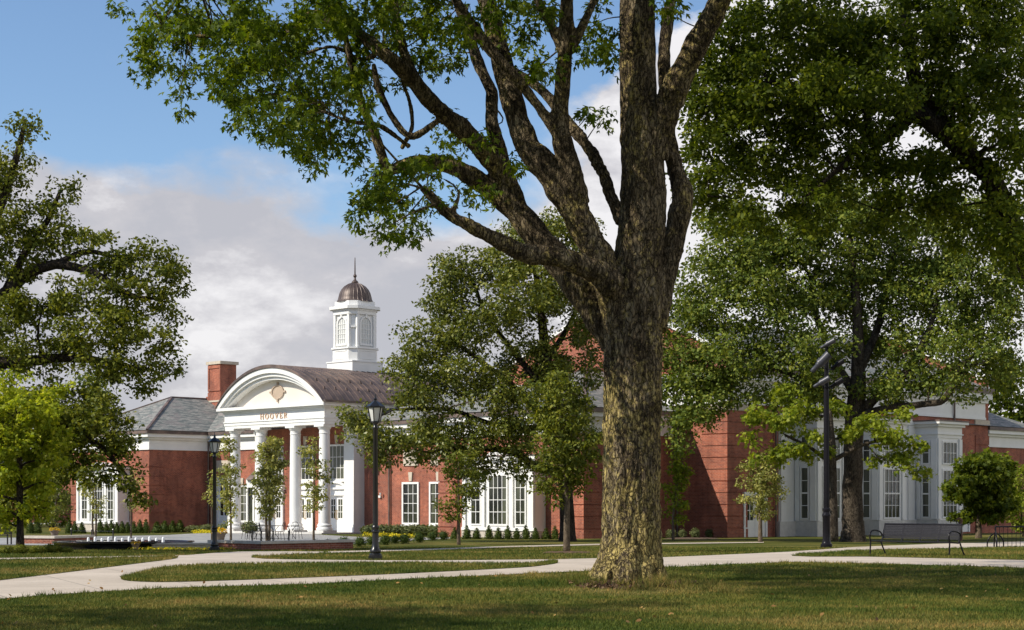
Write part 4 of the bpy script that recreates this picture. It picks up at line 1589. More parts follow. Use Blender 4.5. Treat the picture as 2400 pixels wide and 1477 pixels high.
# ------------------------------------------------------------------ the other trees
# overhead tree reaching in from the right (its trunk stands outside the frame)
tree('elm_tree', 'dark leafy tree reaching across the top right, trunk beyond the frame', 'tree', GY(2560, 37), Y=37, seed=3,
     limbs=[[(2560, 1330, 0, 60), (2555, 1100, 0, 52), (2530, 900, 0, 48), (2480, 740, 0, 44), (2420, 620, 0, 34), (2370, 520, 0, 27), (2320, 410, 0, 26), (2290, 385, 0, 25), (2230, 320, -.2, 25), (2150, 265, -.3, 22), (2060, 245, -.4, 17), (1990, 240, -.5, 12), (1900, 210, -.6, 8), (1800, 190, -.6, 5)],
            [(2290, 385, 0, 22), (2220, 300, .3, 20), (2150, 200, .6, 18), (2130, 100, .9, 15), (2120, 0, 1.2, 12), (2100, -120, 1.4, 8)],
            [(2030, 245, -.4, 10), (2030, 320, -.5, 9), (1960, 400, -.6, 6), (1880, 470, -.6, 4)],
            [(2150, 260, -.3, 16), (2060, 330, .5, 15), (2030, 300, .6, 12), (1960, 290, .8, 8), (1830, 330, 1, 5), (1740, 380, 1, 4)],
            [(2540, 950, 0, 40), (2560, 700, .5, 36), (2530, 400, .8, 28), (2450, 150, 1, 20), (2400, -50, 1.2, 12)]],
     blobs=[(1720, 120, 90, 110, -.5, 2.0), (1650, 240, 60, 60, 0, 1.2), (1700, 330, 100, 80, .5, 1.8), (1660, 400, 60, 50, .5, 1.0), (1850, 60, 140, 110, 0, 2.5), (1840, 240, 140, 100, -.6, 2.2), (1800, 400, 120, 80, .6, 1.8), (1900, 470, 110, 70, -.2, 1.8),
            (2020, 80, 150, 110, .5, 2.5), (2010, 230, 130, 90, -.8, 2.2), (2030, 390, 130, 90, .2, 2.2), (2080, 500, 80, 50, 0, 1.2), (2200, 60, 140, 110, 0, 2.5), (2180, 200, 130, 90, 1.0, 2.2), (2200, 400, 100, 80, .8, 2.0), (2350, 60, 130, 110, 0, 2.5),
            (2340, 200, 120, 100, -1.2, 2.2), (2360, 330, 80, 80, -1.5, 1.8), (2370, 450, 70, 70, -1.2, 1.6), (2390, 640, 40, 110, -1.0, .8), (2260, 480, 70, 60, .6, 1.4), (1960, 150, 120, 80, 1, 2), (2270, 270, 90, 80, -.6, 2), (1760, 210, 110, 80, 1.2, 2), (2360, 560, 50, 60, -.8, 1.0), (1630, 300, 50, 90, .5, 1.2), (1640, 170, 50, 60, .3, 1.0), (1740, 20, 70, 60, .5, 1.6), (1660, 460, 60, 50, 0, 1.0), (1760, 500, 80, 60, .5, 1.6), (1880, 330, 110, 70, .8, 2), (2300, 560, 70, 60, .6, 1.4), (2150, 480, 90, 60, .4, 1.6)],
     mat=M['leaf_dark'], bark=M['bark_dark'], leaf=.115, per=105, rc=.42, clump_area=1.6, tmpl=T_OVAL, hollow=.15, max_twigs=260)

tree('ash_tree', 'broad ash with grey trunk beside the floodlight pole at the right', 'tree', G(2000, 1270), Y=py2Y(1270), seed=5,
     limbs=[[(2000, 1277, 0, 36), (2000, 1262, 0, 31), (2000, 1235, 0, 27), (2000, 1190, 0, 25), (2001, 1080, 0, 23), (2003, 980, 0, 23), (2010, 920, 0, 21), (2012, 840, 0, 15), (2010, 740, 0, 12), (2000, 640, 0, 9), (1990, 560, 0, 6)],
            [(2005, 985, 0, 18), (2050, 935, -.5, 11), (2120, 880, -1, 9), (2170, 790, -1, 7), (2200, 700, -1, 5)],
            [(2006, 980, -.3, 13), (2080, 958, -1, 10), (2160, 948, -1.5, 8), (2215, 935, -2, 8), (2250, 860, -2, 7), (2300, 820, -2, 4)],
            [(2008, 930, 0, 13), (1960, 850, .5, 9), (1920, 760, .5, 8), (1900, 680, 1, 6), (1930, 600, 1, 4)],
            [(2010, 880, 0, 12), (2060, 760, .8, 9), (2080, 660, 1, 7), (2100, 580, 1, 4)], [(1990, 960, 0, 9), (1900, 900, -.5, 7), (1800, 860, -1, 5), (1700, 850, -1, 3)]],
     blobs=[(1680, 640, 90, 70, 0, 2.5), (1640, 760, 80, 80, .5, 2.5), (1620, 870, 70, 80, 0, 2.2), (1760, 560, 110, 80, 0, 3), (1780, 700, 120, 90, -1, 3), (1740, 830, 110, 80, -1, 3), (1640, 950, 80, 50, -1, 2), (1890, 560, 120, 80, 0, 3), (1900, 680, 120, 90, 1, 3.5),
            (1880, 820, 110, 80, -1.5, 3), (2020, 530, 120, 80, 0, 3), (2050, 660, 130, 100, 1.5, 4), (2030, 790, 100, 70, 2.0, 3), (2160, 580, 120, 80, .5, 3), (2190, 700, 120, 90, 0, 3.5), (2170, 830, 110, 70, -1, 3), (2290, 620, 90, 90, .5, 3), (2320, 740, 90, 90, 0, 3),
            (2300, 830, 80, 60, -2, 2.5), (2100, 900, 90, 40, -1, 2.5), (1900, 900, 90, 40, 0, 2.5), (1590, 1000, 50, 40, -.5, 1.2), (1560, 840, 40, 80, 1, 1.5), (1610, 690, 60, 60, .5, 2), (1590, 930, 60, 60, 0, 1.8), (1680, 900, 70, 60, .5, 2), (1700, 500, 80, 60, 0, 2), (1960, 470, 110, 60, 1, 3), (2250, 500, 120, 60, 1, 3), (2370, 640, 60, 120, 1, 2.5), (2360, 880, 60, 60, -1, 2), (1780, 620, 90, 60, 2, 2.5), (2250, 900, 70, 40, -2, 2), (1730, 905, 70, 36, -1, 1.6), (1830, 925, 70, 32, -1.2, 1.6), (1930, 935, 60, 28, -1.4, 1.4), (2090, 925, 60, 26, -1.2, 1.4), (2180, 900, 60, 30, -1.4, 1.4), (1680, 960, 50, 26, -1, 1.2)],
     mat=M['leaf_ash'], bark=M['bark'], leaf=.20, per=62, rc=.75, clump_area=2.3, hollow=.2, max_twigs=220)

tree('red_maple_tree', 'light green maple with slim trunk half hidden by the floodlight pole', 'tree', GY(1953, 79), Y=79, seed=8,
     limbs=[[(1953, 1268, 0, 13), (1953, 1200, 0, 11), (1952, 1100, 0, 9), (1950, 1030, 0, 8), (1945, 960, 0, 5)], [(1952, 1090, 0, 6), (1900, 1050, -.4, 4), (1840, 1020, -.6, 3)], [(1951, 1080, 0, 6), (2030, 1040, -.4, 4), (2110, 1030, -.6, 3)]],
     blobs=[(1770, 975, 40, 24, -.5, 1), (1830, 990, 60, 30, -.8, 1.4), (1850, 1045, 55, 26, -1.0, 1.2), (1800, 1075, 45, 18, -.6, .9), (1880, 960, 50, 30, 0, 1.4), (1915, 1065, 40, 16, -.5, .9), (1760, 1035, 24, 22, -.5, .6), (2045, 985, 45, 28, -.8, 1.2), (2085, 1030, 60, 28, -1.0, 1.3), (2060, 1075, 45, 20, -.6, .9), (2125, 1085, 38, 24, -.9, .7), (2145, 1050, 28, 30, -.9, .6), (1985, 1020, 50, 22, .5, 1.2), (1900, 1020, 40, 18, -1.2, .8), (1840, 920, 40, 26, .3, 1), (2100, 970, 36, 24, .2, .9), (1955, 950, 36, 26, .4, 1), (2160, 1110, 18, 18, -.9, .4)],
     mat=M['leaf_bright'], bark=M['bark'], leaf=.19, per=38, rc=.42, clump_area=1.45, tmpl=T_MAPLE, hollow=.1, droop=.9, flat=.8)

tree('pin_oak_tree', 'olive green pin oak spreading in front of the right brick pavilion', 'tree', GY(1330, 84), Y=84, seed=12,
     limbs=[[(1330, 1275, 0, 27), (1330, 1255, 0, 20), (1328, 1180, 0, 17), (1322, 1100, 0, 16), (1300, 1000, 0, 15), (1285, 900, 0, 14), (1275, 800, 0, 12), (1265, 700, 0, 9), (1250, 600, 0, 6), (1255, 540, 0, 4)],
            [(1322, 1110, 0, 13), (1260, 1095, -.5, 10), (1200, 1060, -.8, 8), (1100, 1050, -1, 6), (1000, 1060, -1.2, 4)],
            [(1305, 1020, 0, 10), (1230, 930, -.3, 8), (1130, 850, -.6, 6), (1050, 790, -.8, 4)], [(1290, 930, 0, 9), (1200, 820, .5, 7), (1140, 740, .7, 5), (1110, 660, .8, 4)], [(1300, 1000, .2, 9), (1180, 1000, -.5, 6), (1050, 960, -1, 5), (930, 960, -1.5, 3)],
            [(1280, 850, 0, 8), (1340, 750, .5, 6), (1380, 650, .8, 4)]],
     blobs=[(1260, 540, 90, 50, 0, 2.5), (1350, 560, 70, 50, .5, 2), (1180, 610, 70, 60, 0, 2.2), (1080, 640, 70, 60, .3, 2), (1040, 700, 60, 60, 0, 2), (1000, 800, 70, 60, -.5, 2), (960, 860, 60, 50, -.8, 1.8), (1110, 760, 100, 70, -.6, 2.8), (1240, 690, 110, 90, -1, 3), (1340, 660, 70, 90, 0, 2.5), (1380, 780, 50, 90, 0, 2),
            (1090, 870, 90, 50, -1, 2.5), (1000, 930, 90, 50, -1.2, 2.3), (1160, 930, 100, 55, -1.2, 2.5), (1250, 850, 90, 70, .8, 2.8), (1330, 880, 80, 70, .5, 2.5), (860, 1000, 70, 50, -1.6, 1.6), (910, 1040, 70, 50, -1.5, 1.6), (830, 970, 40, 30, -1.6, 1.0), (1000, 1040, 90, 55, -1.2, 2.2), (1110, 1030, 90, 50, -1.2, 2.2), (1210, 1010, 80, 60, -1, 2.4),
            (1130, 1090, 80, 30, -1, 1.6), (1240, 1090, 60, 30, -.8, 1.4), (1330, 990, 70, 70, .2, 2.2), (880, 1085, 40, 20, -1.5, .8), (1000, 1000, 60, 40, 0, 2)],
     mat=M['leaf_olive'], bark=M['bark_dark'], leaf=.19, per=60, rc=.62, clump_area=2.1, hollow=.2, max_twigs=220)

tree('oak_tree', 'tall spreading oak with gnarled limbs at the left edge', 'tree', GY(-190, 62), Y=62, seed=15,
     limbs=[[(-190, 1300, 0, 50), (-185, 1100, 0, 40), (-170, 950, 0, 36), (-120, 820, 0, 30), (-60, 740, 0, 24), (0, 700, 0, 17), (60, 645, 0, 14), (130, 620, 0, 12), (220, 640, -.2, 9), (300, 690, -.3, 7), (360, 700, -.4, 4)],
            [(-170, 960, 0, 26), (-80, 860, -.5, 18), (40, 850, -.8, 14), (150, 840, -1, 11), (260, 850, -1.2, 8), (340, 870, -1.3, 4)],
            [(-130, 830, 0, 24), (-60, 650, .3, 18), (-20, 530, .4, 14), (20, 430, .5, 10), (45, 340, .5, 7), (60, 280, .5, 4)], [(10, 690, 0, 11), (60, 590, .5, 9), (110, 520, .7, 7), (140, 450, .8, 4)],
            [(130, 620, 0, 9), (200, 590, .4, 7), (260, 600, .5, 4)], [(-160, 980, 0, 18), (-60, 960, -1.2, 13), (60, 970, -1.8, 10), (170, 1010, -2.2, 8), (250, 1060, -2.4, 6), (300, 1120, -2.5, 4)]],
     blobs=[(50, 300, 45, 35, .5, 1.1), (40, 380, 40, 50, .5, 1.1), (15, 440, 35, 40, .4, 1), (-40, 400, 50, 100, .4, 1.8), (150, 450, 45, 32, .8, 1), (110, 490, 40, 35, .7, 1), (40, 520, 70, 50, .5, 1.6), (120, 560, 80, 50, .5, 1.8), (210, 570, 60, 40, .5, 1.3), (30, 610, 70, 50, 0, 1.8),
            (280, 620, 55, 50, .4, 1.4), (350, 600, 50, 35, .2, 1.1), (390, 650, 50, 50, -.2, 1.2), (400, 730, 40, 40, -.3, 1), (330, 690, 60, 45, -.5, 1.4), (200, 690, 90, 45, -.6, 1.8), (100, 720, 90, 50, -.6, 2), (20, 740, 70, 60, -.6, 1.8), (280, 770, 80, 50, -.9, 1.8), (370, 800, 55, 40, -1, 1.2),
            (160, 800, 90, 50, -1, 2), (60, 830, 80, 50, -1, 2), (330, 880, 60, 40, -1.2, 1.3), (240, 860, 80, 45, -1.2, 1.7), (390, 850, 30, 40, -1.2, .8), (340, 930, 30, 25, -1.3, .6), (-60, 560, 70, 150, 0, 2), (-60, 780, 90, 90, 0, 2.2),
            (160, 990, 90, 45, -2.2, 1.4), (230, 1050, 70, 45, -2.4, 1.2), (280, 1110, 45, 45, -2.5, .8), (315, 1150, 28, 28, -2.5, .5), (120, 930, 100, 50, -1.8, 1.6), (250, 960, 50, 40, -2.2, 1), (170, 1080, 60, 40, -2.2, 1), (60, 950, 70, 40, -1.8, 1.2), (190, 1010, 80, 50, -1.6, 1.2), (270, 1000, 55, 45, -2.6, .9), (220, 1110, 60, 40, -2.6, .9), (290, 1060, 45, 40, -2.2, .8), (140, 1040, 70, 45, -1.2, 1.2), (120, 1110, 60, 40, -1.4, 1.0), (330, 1180, 18, 16, -2.6, .3), (400, 620, 45, 40, .2, 1), (300, 740, 70, 45, -.2, 1.5), (240, 620, 60, 40, .8, 1.3)],
     mat=M['leaf_oak'], bark=M['bark_dark'], leaf=.165, per=58, rc=.50, clump_area=1.9, hollow=.2, max_twigs=260)

tree('norway_maple_tree', 'yellow green young maple below the oak at the left edge', 'tree', GY(47, 55), Y=55, seed=21,
     limbs=[[(47, 1300, 0, 12), (47, 1230, 0, 8), (46, 1150, 0, 8), (44, 1050, 0, 6), (42, 960, 0, 4)]],
     blobs=[(60, 920, 70, 40, 0, 1.2), (10, 960, 70, 60, 0, 1.4), (90, 970, 60, 50, -.3, 1.2), (-50, 980, 60, 80, 0, 1.4), (60, 1040, 80, 60, 0, 1.4), (0, 1090, 80, 60, -.2, 1.4), (100, 1080, 50, 40, 0, 1), (50, 1140, 70, 40, .2, 1.2), (-40, 1150, 60, 50, .2, 1.2), (100, 1130, 45, 30, 0, .8), (30, 1000, 90, 60, -.8, 1), (110, 1020, 45, 50, .3, 1), (120, 940, 40, 40, .3, .8), (60, 1190, 60, 30, 0, .9), (-10, 1030, 70, 60, -.8, 1), (-20, 1200, 60, 30, .4, 1), (110, 1190, 40, 26, .5, .7), (140, 905, 26, 20, .5, .5), (30, 890, 40, 22, .2, .8), (150, 1010, 22, 30, .6, .5), (20, 1225, 40, 18, .6, .7)],
     mat=M['leaf_lime'], bark=M['bark_dark'], leaf=.135, per=48, rc=.36, clump_area=1.1, tmpl=T_MAPLE, hollow=.2, droop=.8)

# background trees
BG = 'trees beyond the building'


def bgtree(px, Y, top, w, label, seed, mat='leaf_oak', cat='tree', leaf=.42, group=None, low=1130):
    r = random.Random(seed)
    sc = F / Y
    b = GY(px, Y)
    by = HY + (EYE - b.z) * sc
    h = by - top
    bl = []
    for i in range(11):
        t = i / 10
        yy = top + (low - top) * (.1 + .9 * t)
        ww = w * (.45 + .6 * math.sin(math.pi * (.18 + .68 * t)))
        bl.append((px + r.uniform(-.55, .55) * ww, yy, ww * .62, h * .14, r.uniform(-1.5, 1.5), w / sc * .55))
    return tree('distant_tree', label, cat, b, [[(px, by + 4, 0, w * .10), (px, by - h * .3, 0, w * .08), (px, by - h * .6, 0, w * .05), (px, top + h * .12, 0, w * .02)]], bl, M[mat], M['bark_dark'], leaf=leaf, per=50, rc=1.15, clump_area=1.5, Y=Y, seed=seed, hollow=.2, max_twigs=40, group=group)


bgtree(232, 165, 880, 55, 'grey green tree rising beyond the slate roof at the left', 31, 'leaf_ash')
bgtree(2370, 128, 830, 70, 'dark tree beyond the end wing at the right edge', 32, 'leaf_dark')
bgtree(2560, 140, 760, 110, 'tall dark tree farthest right behind the bike rack', 33, 'leaf_dark')
bgtree(120, 150, 960, 70, 'dark green tree behind the left planter', 34, 'leaf_dark', low=1215)
bgtree(15, 160, 940, 90, 'dark tree behind the yellow green maple', 35, 'leaf_oak', low=1215)
bgtree(-110, 150, 900, 110, 'tree at the far left behind the plaza', 36, 'leaf_oak', low=1215)
# unseen neighbour on the left whose shade falls across the foreground lawn
tree('shade_tree', 'tree outside the frame at the left that shades the near lawn', 'tree', (-13.5, 18, 0), Y=18, seed=41,
     limbs=[[(-1800, 1515, 0, 90), (-1800, 900, 0, 70), (-1795, 300, 0, 60), (-1760, -200, 0, 40), (-1700, -800, 0, 25)]],
     blobs=[(-1800, -500, 800, 380, 0, 2.6), (-1500, -250, 450, 160, 1.5, 1.6), (-2200, -300, 500, 250, 1, 2.0), (-1450, -650, 420, 200, -1.5, 1.6), (-1800, -950, 600, 300, 0, 2.6), (-2100, -700, 500, 300, -2.5, 1.8), (-1300, -900, 380, 180, 1.5, 1.6)],
     mat=M['leaf_hero'], bark=M['bark'], leaf=.24, per=30, rc=.50, clump_area=.50, tmpl=T_QUAD, hollow=.25, max_twigs=60)



# young trees
def young(px, pyb, crown, label, mat, name='young_tree', leaf=.13, per=34, rc=.28, area=1.4, Y=None, stems=1, rpx=7, seed=1, tm=T_OVAL, group=None, rd=.6, low=None):
    Y = Y or py2Y(pyb)
    b = GY(px, Y)
    x0, x1, y0, y1 = crown
    cx = (x0 + x1) / 2
    yb = HY + (EYE - b.z) * F / Y
    lim = []
    for s in range(stems):
        o = (s - (stems - 1) / 2) * 9
        lim.append([(px + o * .5, yb + 3, 0, rpx), (px + o * .8, (yb + y1) / 2, 0, rpx * .8), (px + o, y1 - 5, 0, rpx * .7), (cx + o * .6, (y0 + y1) / 2, 0, rpx * .45), (cx, y0 + 12, 0, rpx * .18)])
    w, h = (x1 - x0) / 2, (y1 - y0)
    bl = []
    r = random.Random(seed)
    for i in range(7):
        t = (i + .5) / 7
        ww = w * (.35 + .75 * math.sin(math.pi * (.16 + .72 * t)))
        bl.append((cx + r.uniform(-.25, .25) * ww, y0 + h * t, ww * .85, h * .13, r.uniform(-.2, .2), rd * ww / w))
    return tree(name, label, 'tree', b, lim, bl, mat, M['bark_young'], leaf=leaf, per=per, rc=rc, clump_area=area, tmpl=tm, Y=Y, seed=seed, hollow=.1, twig=.8, sides=7, group=group)


young(1328, 1295, (1225, 1412, 880, 1165), 'young tree with dense dark green crown on a mulch ring beside the big maple', M['leaf_oak'], seed=51, per=70, rc=.42, area=1.7, rpx=9, rd=1.5, leaf=.14)
young(1075, 1277, (1018, 1132, 1065, 1215), 'young tree in front of the bay window, sparse reddish green crown', M['leaf_oak'], seed=52, rpx=5, per=44, rd=.9, rc=.34)
young(1782, 1271.5, (1720, 1845, 1075, 1205), 'small round pale tree in front of the white door', M['leaf_pale'], seed=53, rpx=6, per=62, rd=1.1, rc=.36)
young(1578, 1262, (1548, 1622, 1045, 1215), 'young light green tree against the brick wall right of the big maple', M['leaf_bright'], Y=88, seed=54, rpx=4, per=40, rd=.7, rc=.4, leaf=.17)
young(541, 1275, (508, 570, 1020, 1215), 'slender sapling nearest the left lamp post', M['leaf_pale'], seed=55, rpx=3.4, per=30, rd=.45, rc=.26, area=1.3)
young(628, 1274, (588, 668, 1030, 1205), 'twin stemmed sapling, fullest of the three before the columns', M['leaf_pale'], seed=56, rpx=4, per=52, stems=2, rd=.8, rc=.32, area=2.0)
young(735, 1276, (700, 775, 1035, 1200), 'slender sapling between the two right columns', M['leaf_pale'], seed=57, rpx=3.4, per=30, rd=.5, rc=.28, area=1.3)
young(221, 1262, (190, 252, 1100, 1215), 'propped sapling in front of the left bay window', M['leaf_pale'], seed=58, rpx=3, per=26, stems=2, rd=.6, rc=.34)
young(307, 1262, (285, 335, 1105, 1200), 'thin sapling beside the corner of the left pavilion', M['leaf_pale'], seed=59, rpx=2.4, per=16, rd=.5, rc=.34)
young(130, 1262, (95, 168, 1110, 1225), 'small full sapling behind the left planter wall', M['leaf_olive'], seed=60, rpx=3, per=50, rd=.9, rc=.4)
young(496, 1268, (480, 520, 1100, 1190), 'low sparse sapling behind the left lamp post', M['leaf_pale'], seed=61, rpx=2, per=18, rd=.4, rc=.3)
young(2294, 1262, (2212, 2388, 1072, 1222), 'small dome shaped dark green tree behind the bench', M['leaf_dark'], seed=62, rpx=9, per=64, rd=1.8, rc=.5, leaf=.24, area=1.9, tm=T_MAPLE)
young(2398, 1258, (2345, 2440, 1105, 1255), 'pale green bushy tree behind the bike rack', M['leaf_bright'], seed=63, rpx=4, per=60, rd=1.2, rc=.5, leaf=.17)


# ------------------------------------------------------------------ shrubs and flowers
def shrub_mesh(name, kind, seed, mat):
    g = np.random.default_rng(seed)
    n = {'cone': 620, 'round': 560, 'bush': 520}[kind]
    t = g.uniform(0, 1, n)
    a = g.uniform(0, 2 * np.pi, n)
    if kind == 'cone':
        z = t ** 1.4 * .98
        r = .36 * (1 - z) ** .8 * (z + .10) ** .18 * 1.25 * g.uniform(.8, 1.08, n)
        P = np.stack([r * np.cos(a), r * np.sin(a), z], 1)
    else:
        d = norm(g.normal(size=(n, 3)))
        lump = np.array([1 + .16 * mnoise.noise((float(p[0]) * 2.6 + seed, float(p[1]) * 2.6, float(p[2]) * 2.6)) for p in d])
        P = d * (.5 * lump * g.uniform(.72, 1.06, n))[:, None]
        P[:, 2] = P[:, 2] * (.92 if kind == 'round' else .85) + .42
        P = P[P[:, 2] > .02]
    O = P - np.array((0, 0, .35))
    o = leaves_mesh(name, P, .10 if kind != 'bush' else .13, T_QUAD, mat, None, .4, .0, O, (0, 0, 0), .9, seed)
    # a twiggy inner body so that the shrub is not see-through
    bm = bmesh.new()
    bm.from_mesh(o.data)
    c = bmesh.ops.create_icosphere(bm, subdivisions=2, radius=.36)
    for v in c['verts']:
        k = 1 + .12 * mnoise.noise(v.co * 4 + Vector((seed, 0, 0)))
        if kind == 'cone':
            zz = (v.co.z / .36 + 1) / 2
            v.co = Vector((v.co.x * k * .78 * (1.25 - .95 * zz), v.co.y * k * .78 * (1.25 - .95 * zz), zz * .86))
        else:
            v.co = Vector((v.co.x * k, v.co.y * k, v.co.z * k + .42))
    bm.to_mesh(o.data)
    bm.free()
    return o


ORD = ['first', 'second', 'third', 'fourth', 'fifth', 'sixth', 'seventh', 'eighth', 'ninth', 'tenth', 'eleventh', 'twelfth', 'thirteenth', 'fourteenth', 'fifteenth', 'sixteenth', 'seventeenth', 'eighteenth']


def place_row(proto, items, lab, cat, group):
    """items: (px, base point, width m, height m)"""
    for i, (loc, w, h) in enumerate(items):
        o = proto if i == 0 else proto.copy()
        if i:
            COL.objects.link(o)
        o.location = loc
        o.scale = (w, w, h)
        o.rotation_euler = (0, 0, i * 1.9)
        tag(o, lab(i), cat, group)


def shrubs():
    p = shrub_mesh('conical_shrub', 'cone', 71, M['leaf_shrub'])
    xs = [1066, 1094, 1117, 1146, 1168, 1190, 1211.5, 1232.6, 1254.5, 1280, 1301]
    it = []
    for x in xs:
        b = G(x, 1264.5 if x > 1150 else 1263.5)
        it.append((b, .72, .68 * (1 + .12 * math.sin(x))))
    place_row(p, it, lambda i: 'clipped conical shrub below the right bay window, %s from the left in its row' % ORD[i], 'shrub', 'conical shrubs along the right pavilion')
    p = shrub_mesh('conical_shrub', 'cone', 72, M['leaf_shrub'])
    xs = [72, 88, 162, 175, 192, 235, 249, 262, 274, 286, 299, 314, 327.5, 342]
    it = [(G(x, 1250.5), .80, .86 * (1 + .12 * math.sin(x * 3))) for x in xs]
    place_row(p, it, lambda i: 'clipped conical shrub along the left pavilion front, %s from the left in its row' % ORD[i], 'shrub', 'conical shrubs along the left pavilion')
    p = shrub_mesh('conical_shrub', 'cone', 73, M['leaf_shrub'])
    xs = [368, 386, 405, 422]
    it = [(G(x, 1249.5 - (x - 368) * .03), 1.15, .82 * (1 + .1 * math.sin(x))) for x in xs]
    place_row(p, it, lambda i: 'plump conical shrub by the shaded brick side wall, %s from the left' % ORD[i], 'shrub', 'conical shrubs beside the shaded brick wall')
    p = shrub_mesh('round_shrub', 'round', 74, M['leaf_shrub'])
    L = [(683, 1289, 24), (709, 1289, 24), (742, 1286.5, 26), (770, 1285.5, 26), (806, 1283, 30), (843, 1281, 28), (871, 1278, 26), (903, 1277.5, 30), (925, 1274, 24), (948, 1275, 30), (982, 1272, 30), (1014, 1267.5, 26), (1039, 1265.5, 26)]
    it = [(G(x, y), w / F * py2Y(y) * 1.06, w / F * py2Y(y) * .98) for x, y, w in L]
    place_row(p, it, lambda i: 'round green shrub in the curved row before the portico, %s from the left' % ORD[i], 'shrub', 'round shrubs in a curved row')
    p = shrub_mesh('grey_green_bush', 'bush', 75, M['leaf_grey'])
    it = []
    L = [(872, 103), (905, 102.6), (935, 102.2), (965, 101.8), (995, 101.4), (1022, 101)]
    it = [(GY(x, Y), 1.45, .78) for x, Y in L]
    place_row(p, it, lambda i: 'grey green bush under the tall windows, %s from the left' % ORD[i], 'bush', 'grey green bushes under the windows')
    p = shrub_mesh('grey_green_bush', 'bush', 76, M['leaf_grey'])
    L = [(455, 121, 1.2, .6), (485, 119, 1.3, .7), (527, 116, 1.2, .75), (588, 113, 1.2, .95)]
    it = [(GY(x, Y), w, h) for x, Y, w, h in L]
    place_row(p, it, lambda i: 'grey green bush beside the portico columns, %s from the left' % ORD[i], 'bush', 'grey green bushes beside the portico')
    p = shrub_mesh('leafy_shrub', 'bush', 77, M['leaf_grey'])
    L = [(1573, 1262, 26, 24), (1599, 1262, 20, 24), (1629, 1262, 22, 27), (1662, 1260, 20, 22)]
    it = [(G(x, y), w / F * py2Y(y), h / F * py2Y(y) * 1.05) for x, y, w, h in L]
    place_row(p, it, lambda i: 'small light green shrub against the brick wall, %s to the right of the big trunk' % ORD[i], 'shrub', 'small shrubs against the brick wall')
    p = shrub_mesh('low_shrub', 'bush', 78, M['leaf_oak'])
    L = [(-28, 1298, 50, 22), (12, 1299, 46, 22), (47, 1299, 40, 26), (85, 1298, 40, 22), (122, 1297, 46, 27), (155, 1297, 30, 18)]
    it = [(G(x, y), w / F * py2Y(y), h / F * py2Y(y)) for x, y, w, h in L]
    place_row(p, it, lambda i: 'low olive shrub in front of the fountain at the left, %s in its row' % ORD[i], 'shrub', 'low shrubs in front of the fountain')


shrubs()


def flowerbed(name, label, poly, dens, h, mat, seed, sz=.09):
    """poly in photo pixels on the ground"""
    g = np.random.default_rng(seed)
    P = np.array([(G(x, y).x, G(x, y).y) for x, y in poly])
    lo, hi = P.min(0), P.max(0)
    n = int((hi - lo).prod() * dens)
    q = g.uniform(lo, hi, (n, 2))
    q = q[inpoly(q[:, 0], q[:, 1], P)]
    z = np.interp(q[:, 1], KY, KZ) + g.uniform(.02, h, len(q))
    C = np.column_stack([q, z])
    o = leaves_mesh(name, C, sz, T_OVAL, mat, None, 1.0, 0, None, (0, 0, 0), .5, seed)
    return tag(o, label, 'flower bed', kind='stuff')


flowerbed('yellow_flowers', 'strip of yellow flowers before the grey green bushes', [(850, 1254), (900, 1256), (985, 1261), (985, 1265), (940, 1262), (850, 1257)], 60, .20, M['petal'], 81)
flowerbed('yellow_flowers', 'yellow flowers beside the portico behind the left lamp post', [(448, 1252), (528, 1250), (528, 1247.5), (455, 1249)], 34, .22, M['petal'], 82)
flowerbed('yellow_flowers', 'edging of yellow flowers along the fountain and planter', [(296, 1290), (420, 1290.5), (505, 1290.5), (625, 1288), (620, 1286.8), (505, 1289), (420, 1289), (300, 1288)], 130, .10, M['petal'], 83, .07)

# ------------------------------------------------------------------ lamp posts
def lamp_post():
    t = thing('street_lamp', G(880, 1312), 'black lantern lamp post on the grass, nearest and tallest in view', 'street lamp', 'lantern lamp posts')
    m = MB()
    m.box(-.17, .17, -.17, .17, -.05, .10)
    m.lathe([(.165, .10), (.165, .14), (.13, .17), (.145, .20), (.145, .25), (.105, .30), (.085, .42), (.085, .70), (.105, .72), (.105, .76), (.085, .78), (.085, .81), (.10, .83), (.10, .86), (.072, .90)], n=16)
    m.build('lamp_base', M['black'], t, smooth=True)
    m = MB()
    m.lathe([(.070, .90), (.062, 3.38), (.075, 3.40), (.085, 3.44), (.06, 3.47), (.05, 3.53), (.075, 3.56), (.10, 3.60)], n=16)
    m.tube([(.0, 0, 1.98), (.10, 0, 1.98)], .012, 6)
    m.build('pole', M['black'], t, smooth=True)
    m = MB()
    n = 6
    ring = lambda r, z: [(r * math.cos(2 * math.pi * k / n + .3), r * math.sin(2 * math.pi * k / n + .3), z) for k in range(n)]
    lo, hi = ring(.125, 3.60), ring(.205, 3.98)
    for k in range(n):
        m.bar(lo[k], hi[k], .022)
        m.bar(lo[k], lo[(k + 1) % n], .03)
        m.bar(hi[k], hi[(k + 1) % n], .035)
        a, b = Vector(lo[k]).lerp(Vector(lo[(k + 1) % n]), .5), Vector(hi[k]).lerp(Vector(hi[(k + 1) % n]), .5)
    m.lathe([(.13, 3.575), (.13, 3.60)], n=6)
    la = m.build('lantern', M['black'], t)
    g = MB()
    l2, h2 = ring(.113, 3.61), ring(.192, 3.97)
    g.add(l2 + h2, [(k, (k + 1) % n, (k + 1) % n + n, k + n) for k in range(n)])
    g.build('lamp_glass', M['frosted'], la)
    r = MB()
    r.lathe([(.24, 3.97), (.245, 4.0), (.225, 4.02), (.12, 4.10), (.05, 4.14), (.035, 4.17), (.05, 4.20), (.02, 4.23), (.012, 4.33)], n=6)
    r.build('lamp_roof', M['black'], la)
    c = copy_tree(t)
    c.location = G(503, 1291)
    tag(c, 'black lantern lamp post in front of the plaza and left columns', 'street lamp', 'lantern lamp posts')


lamp_post()


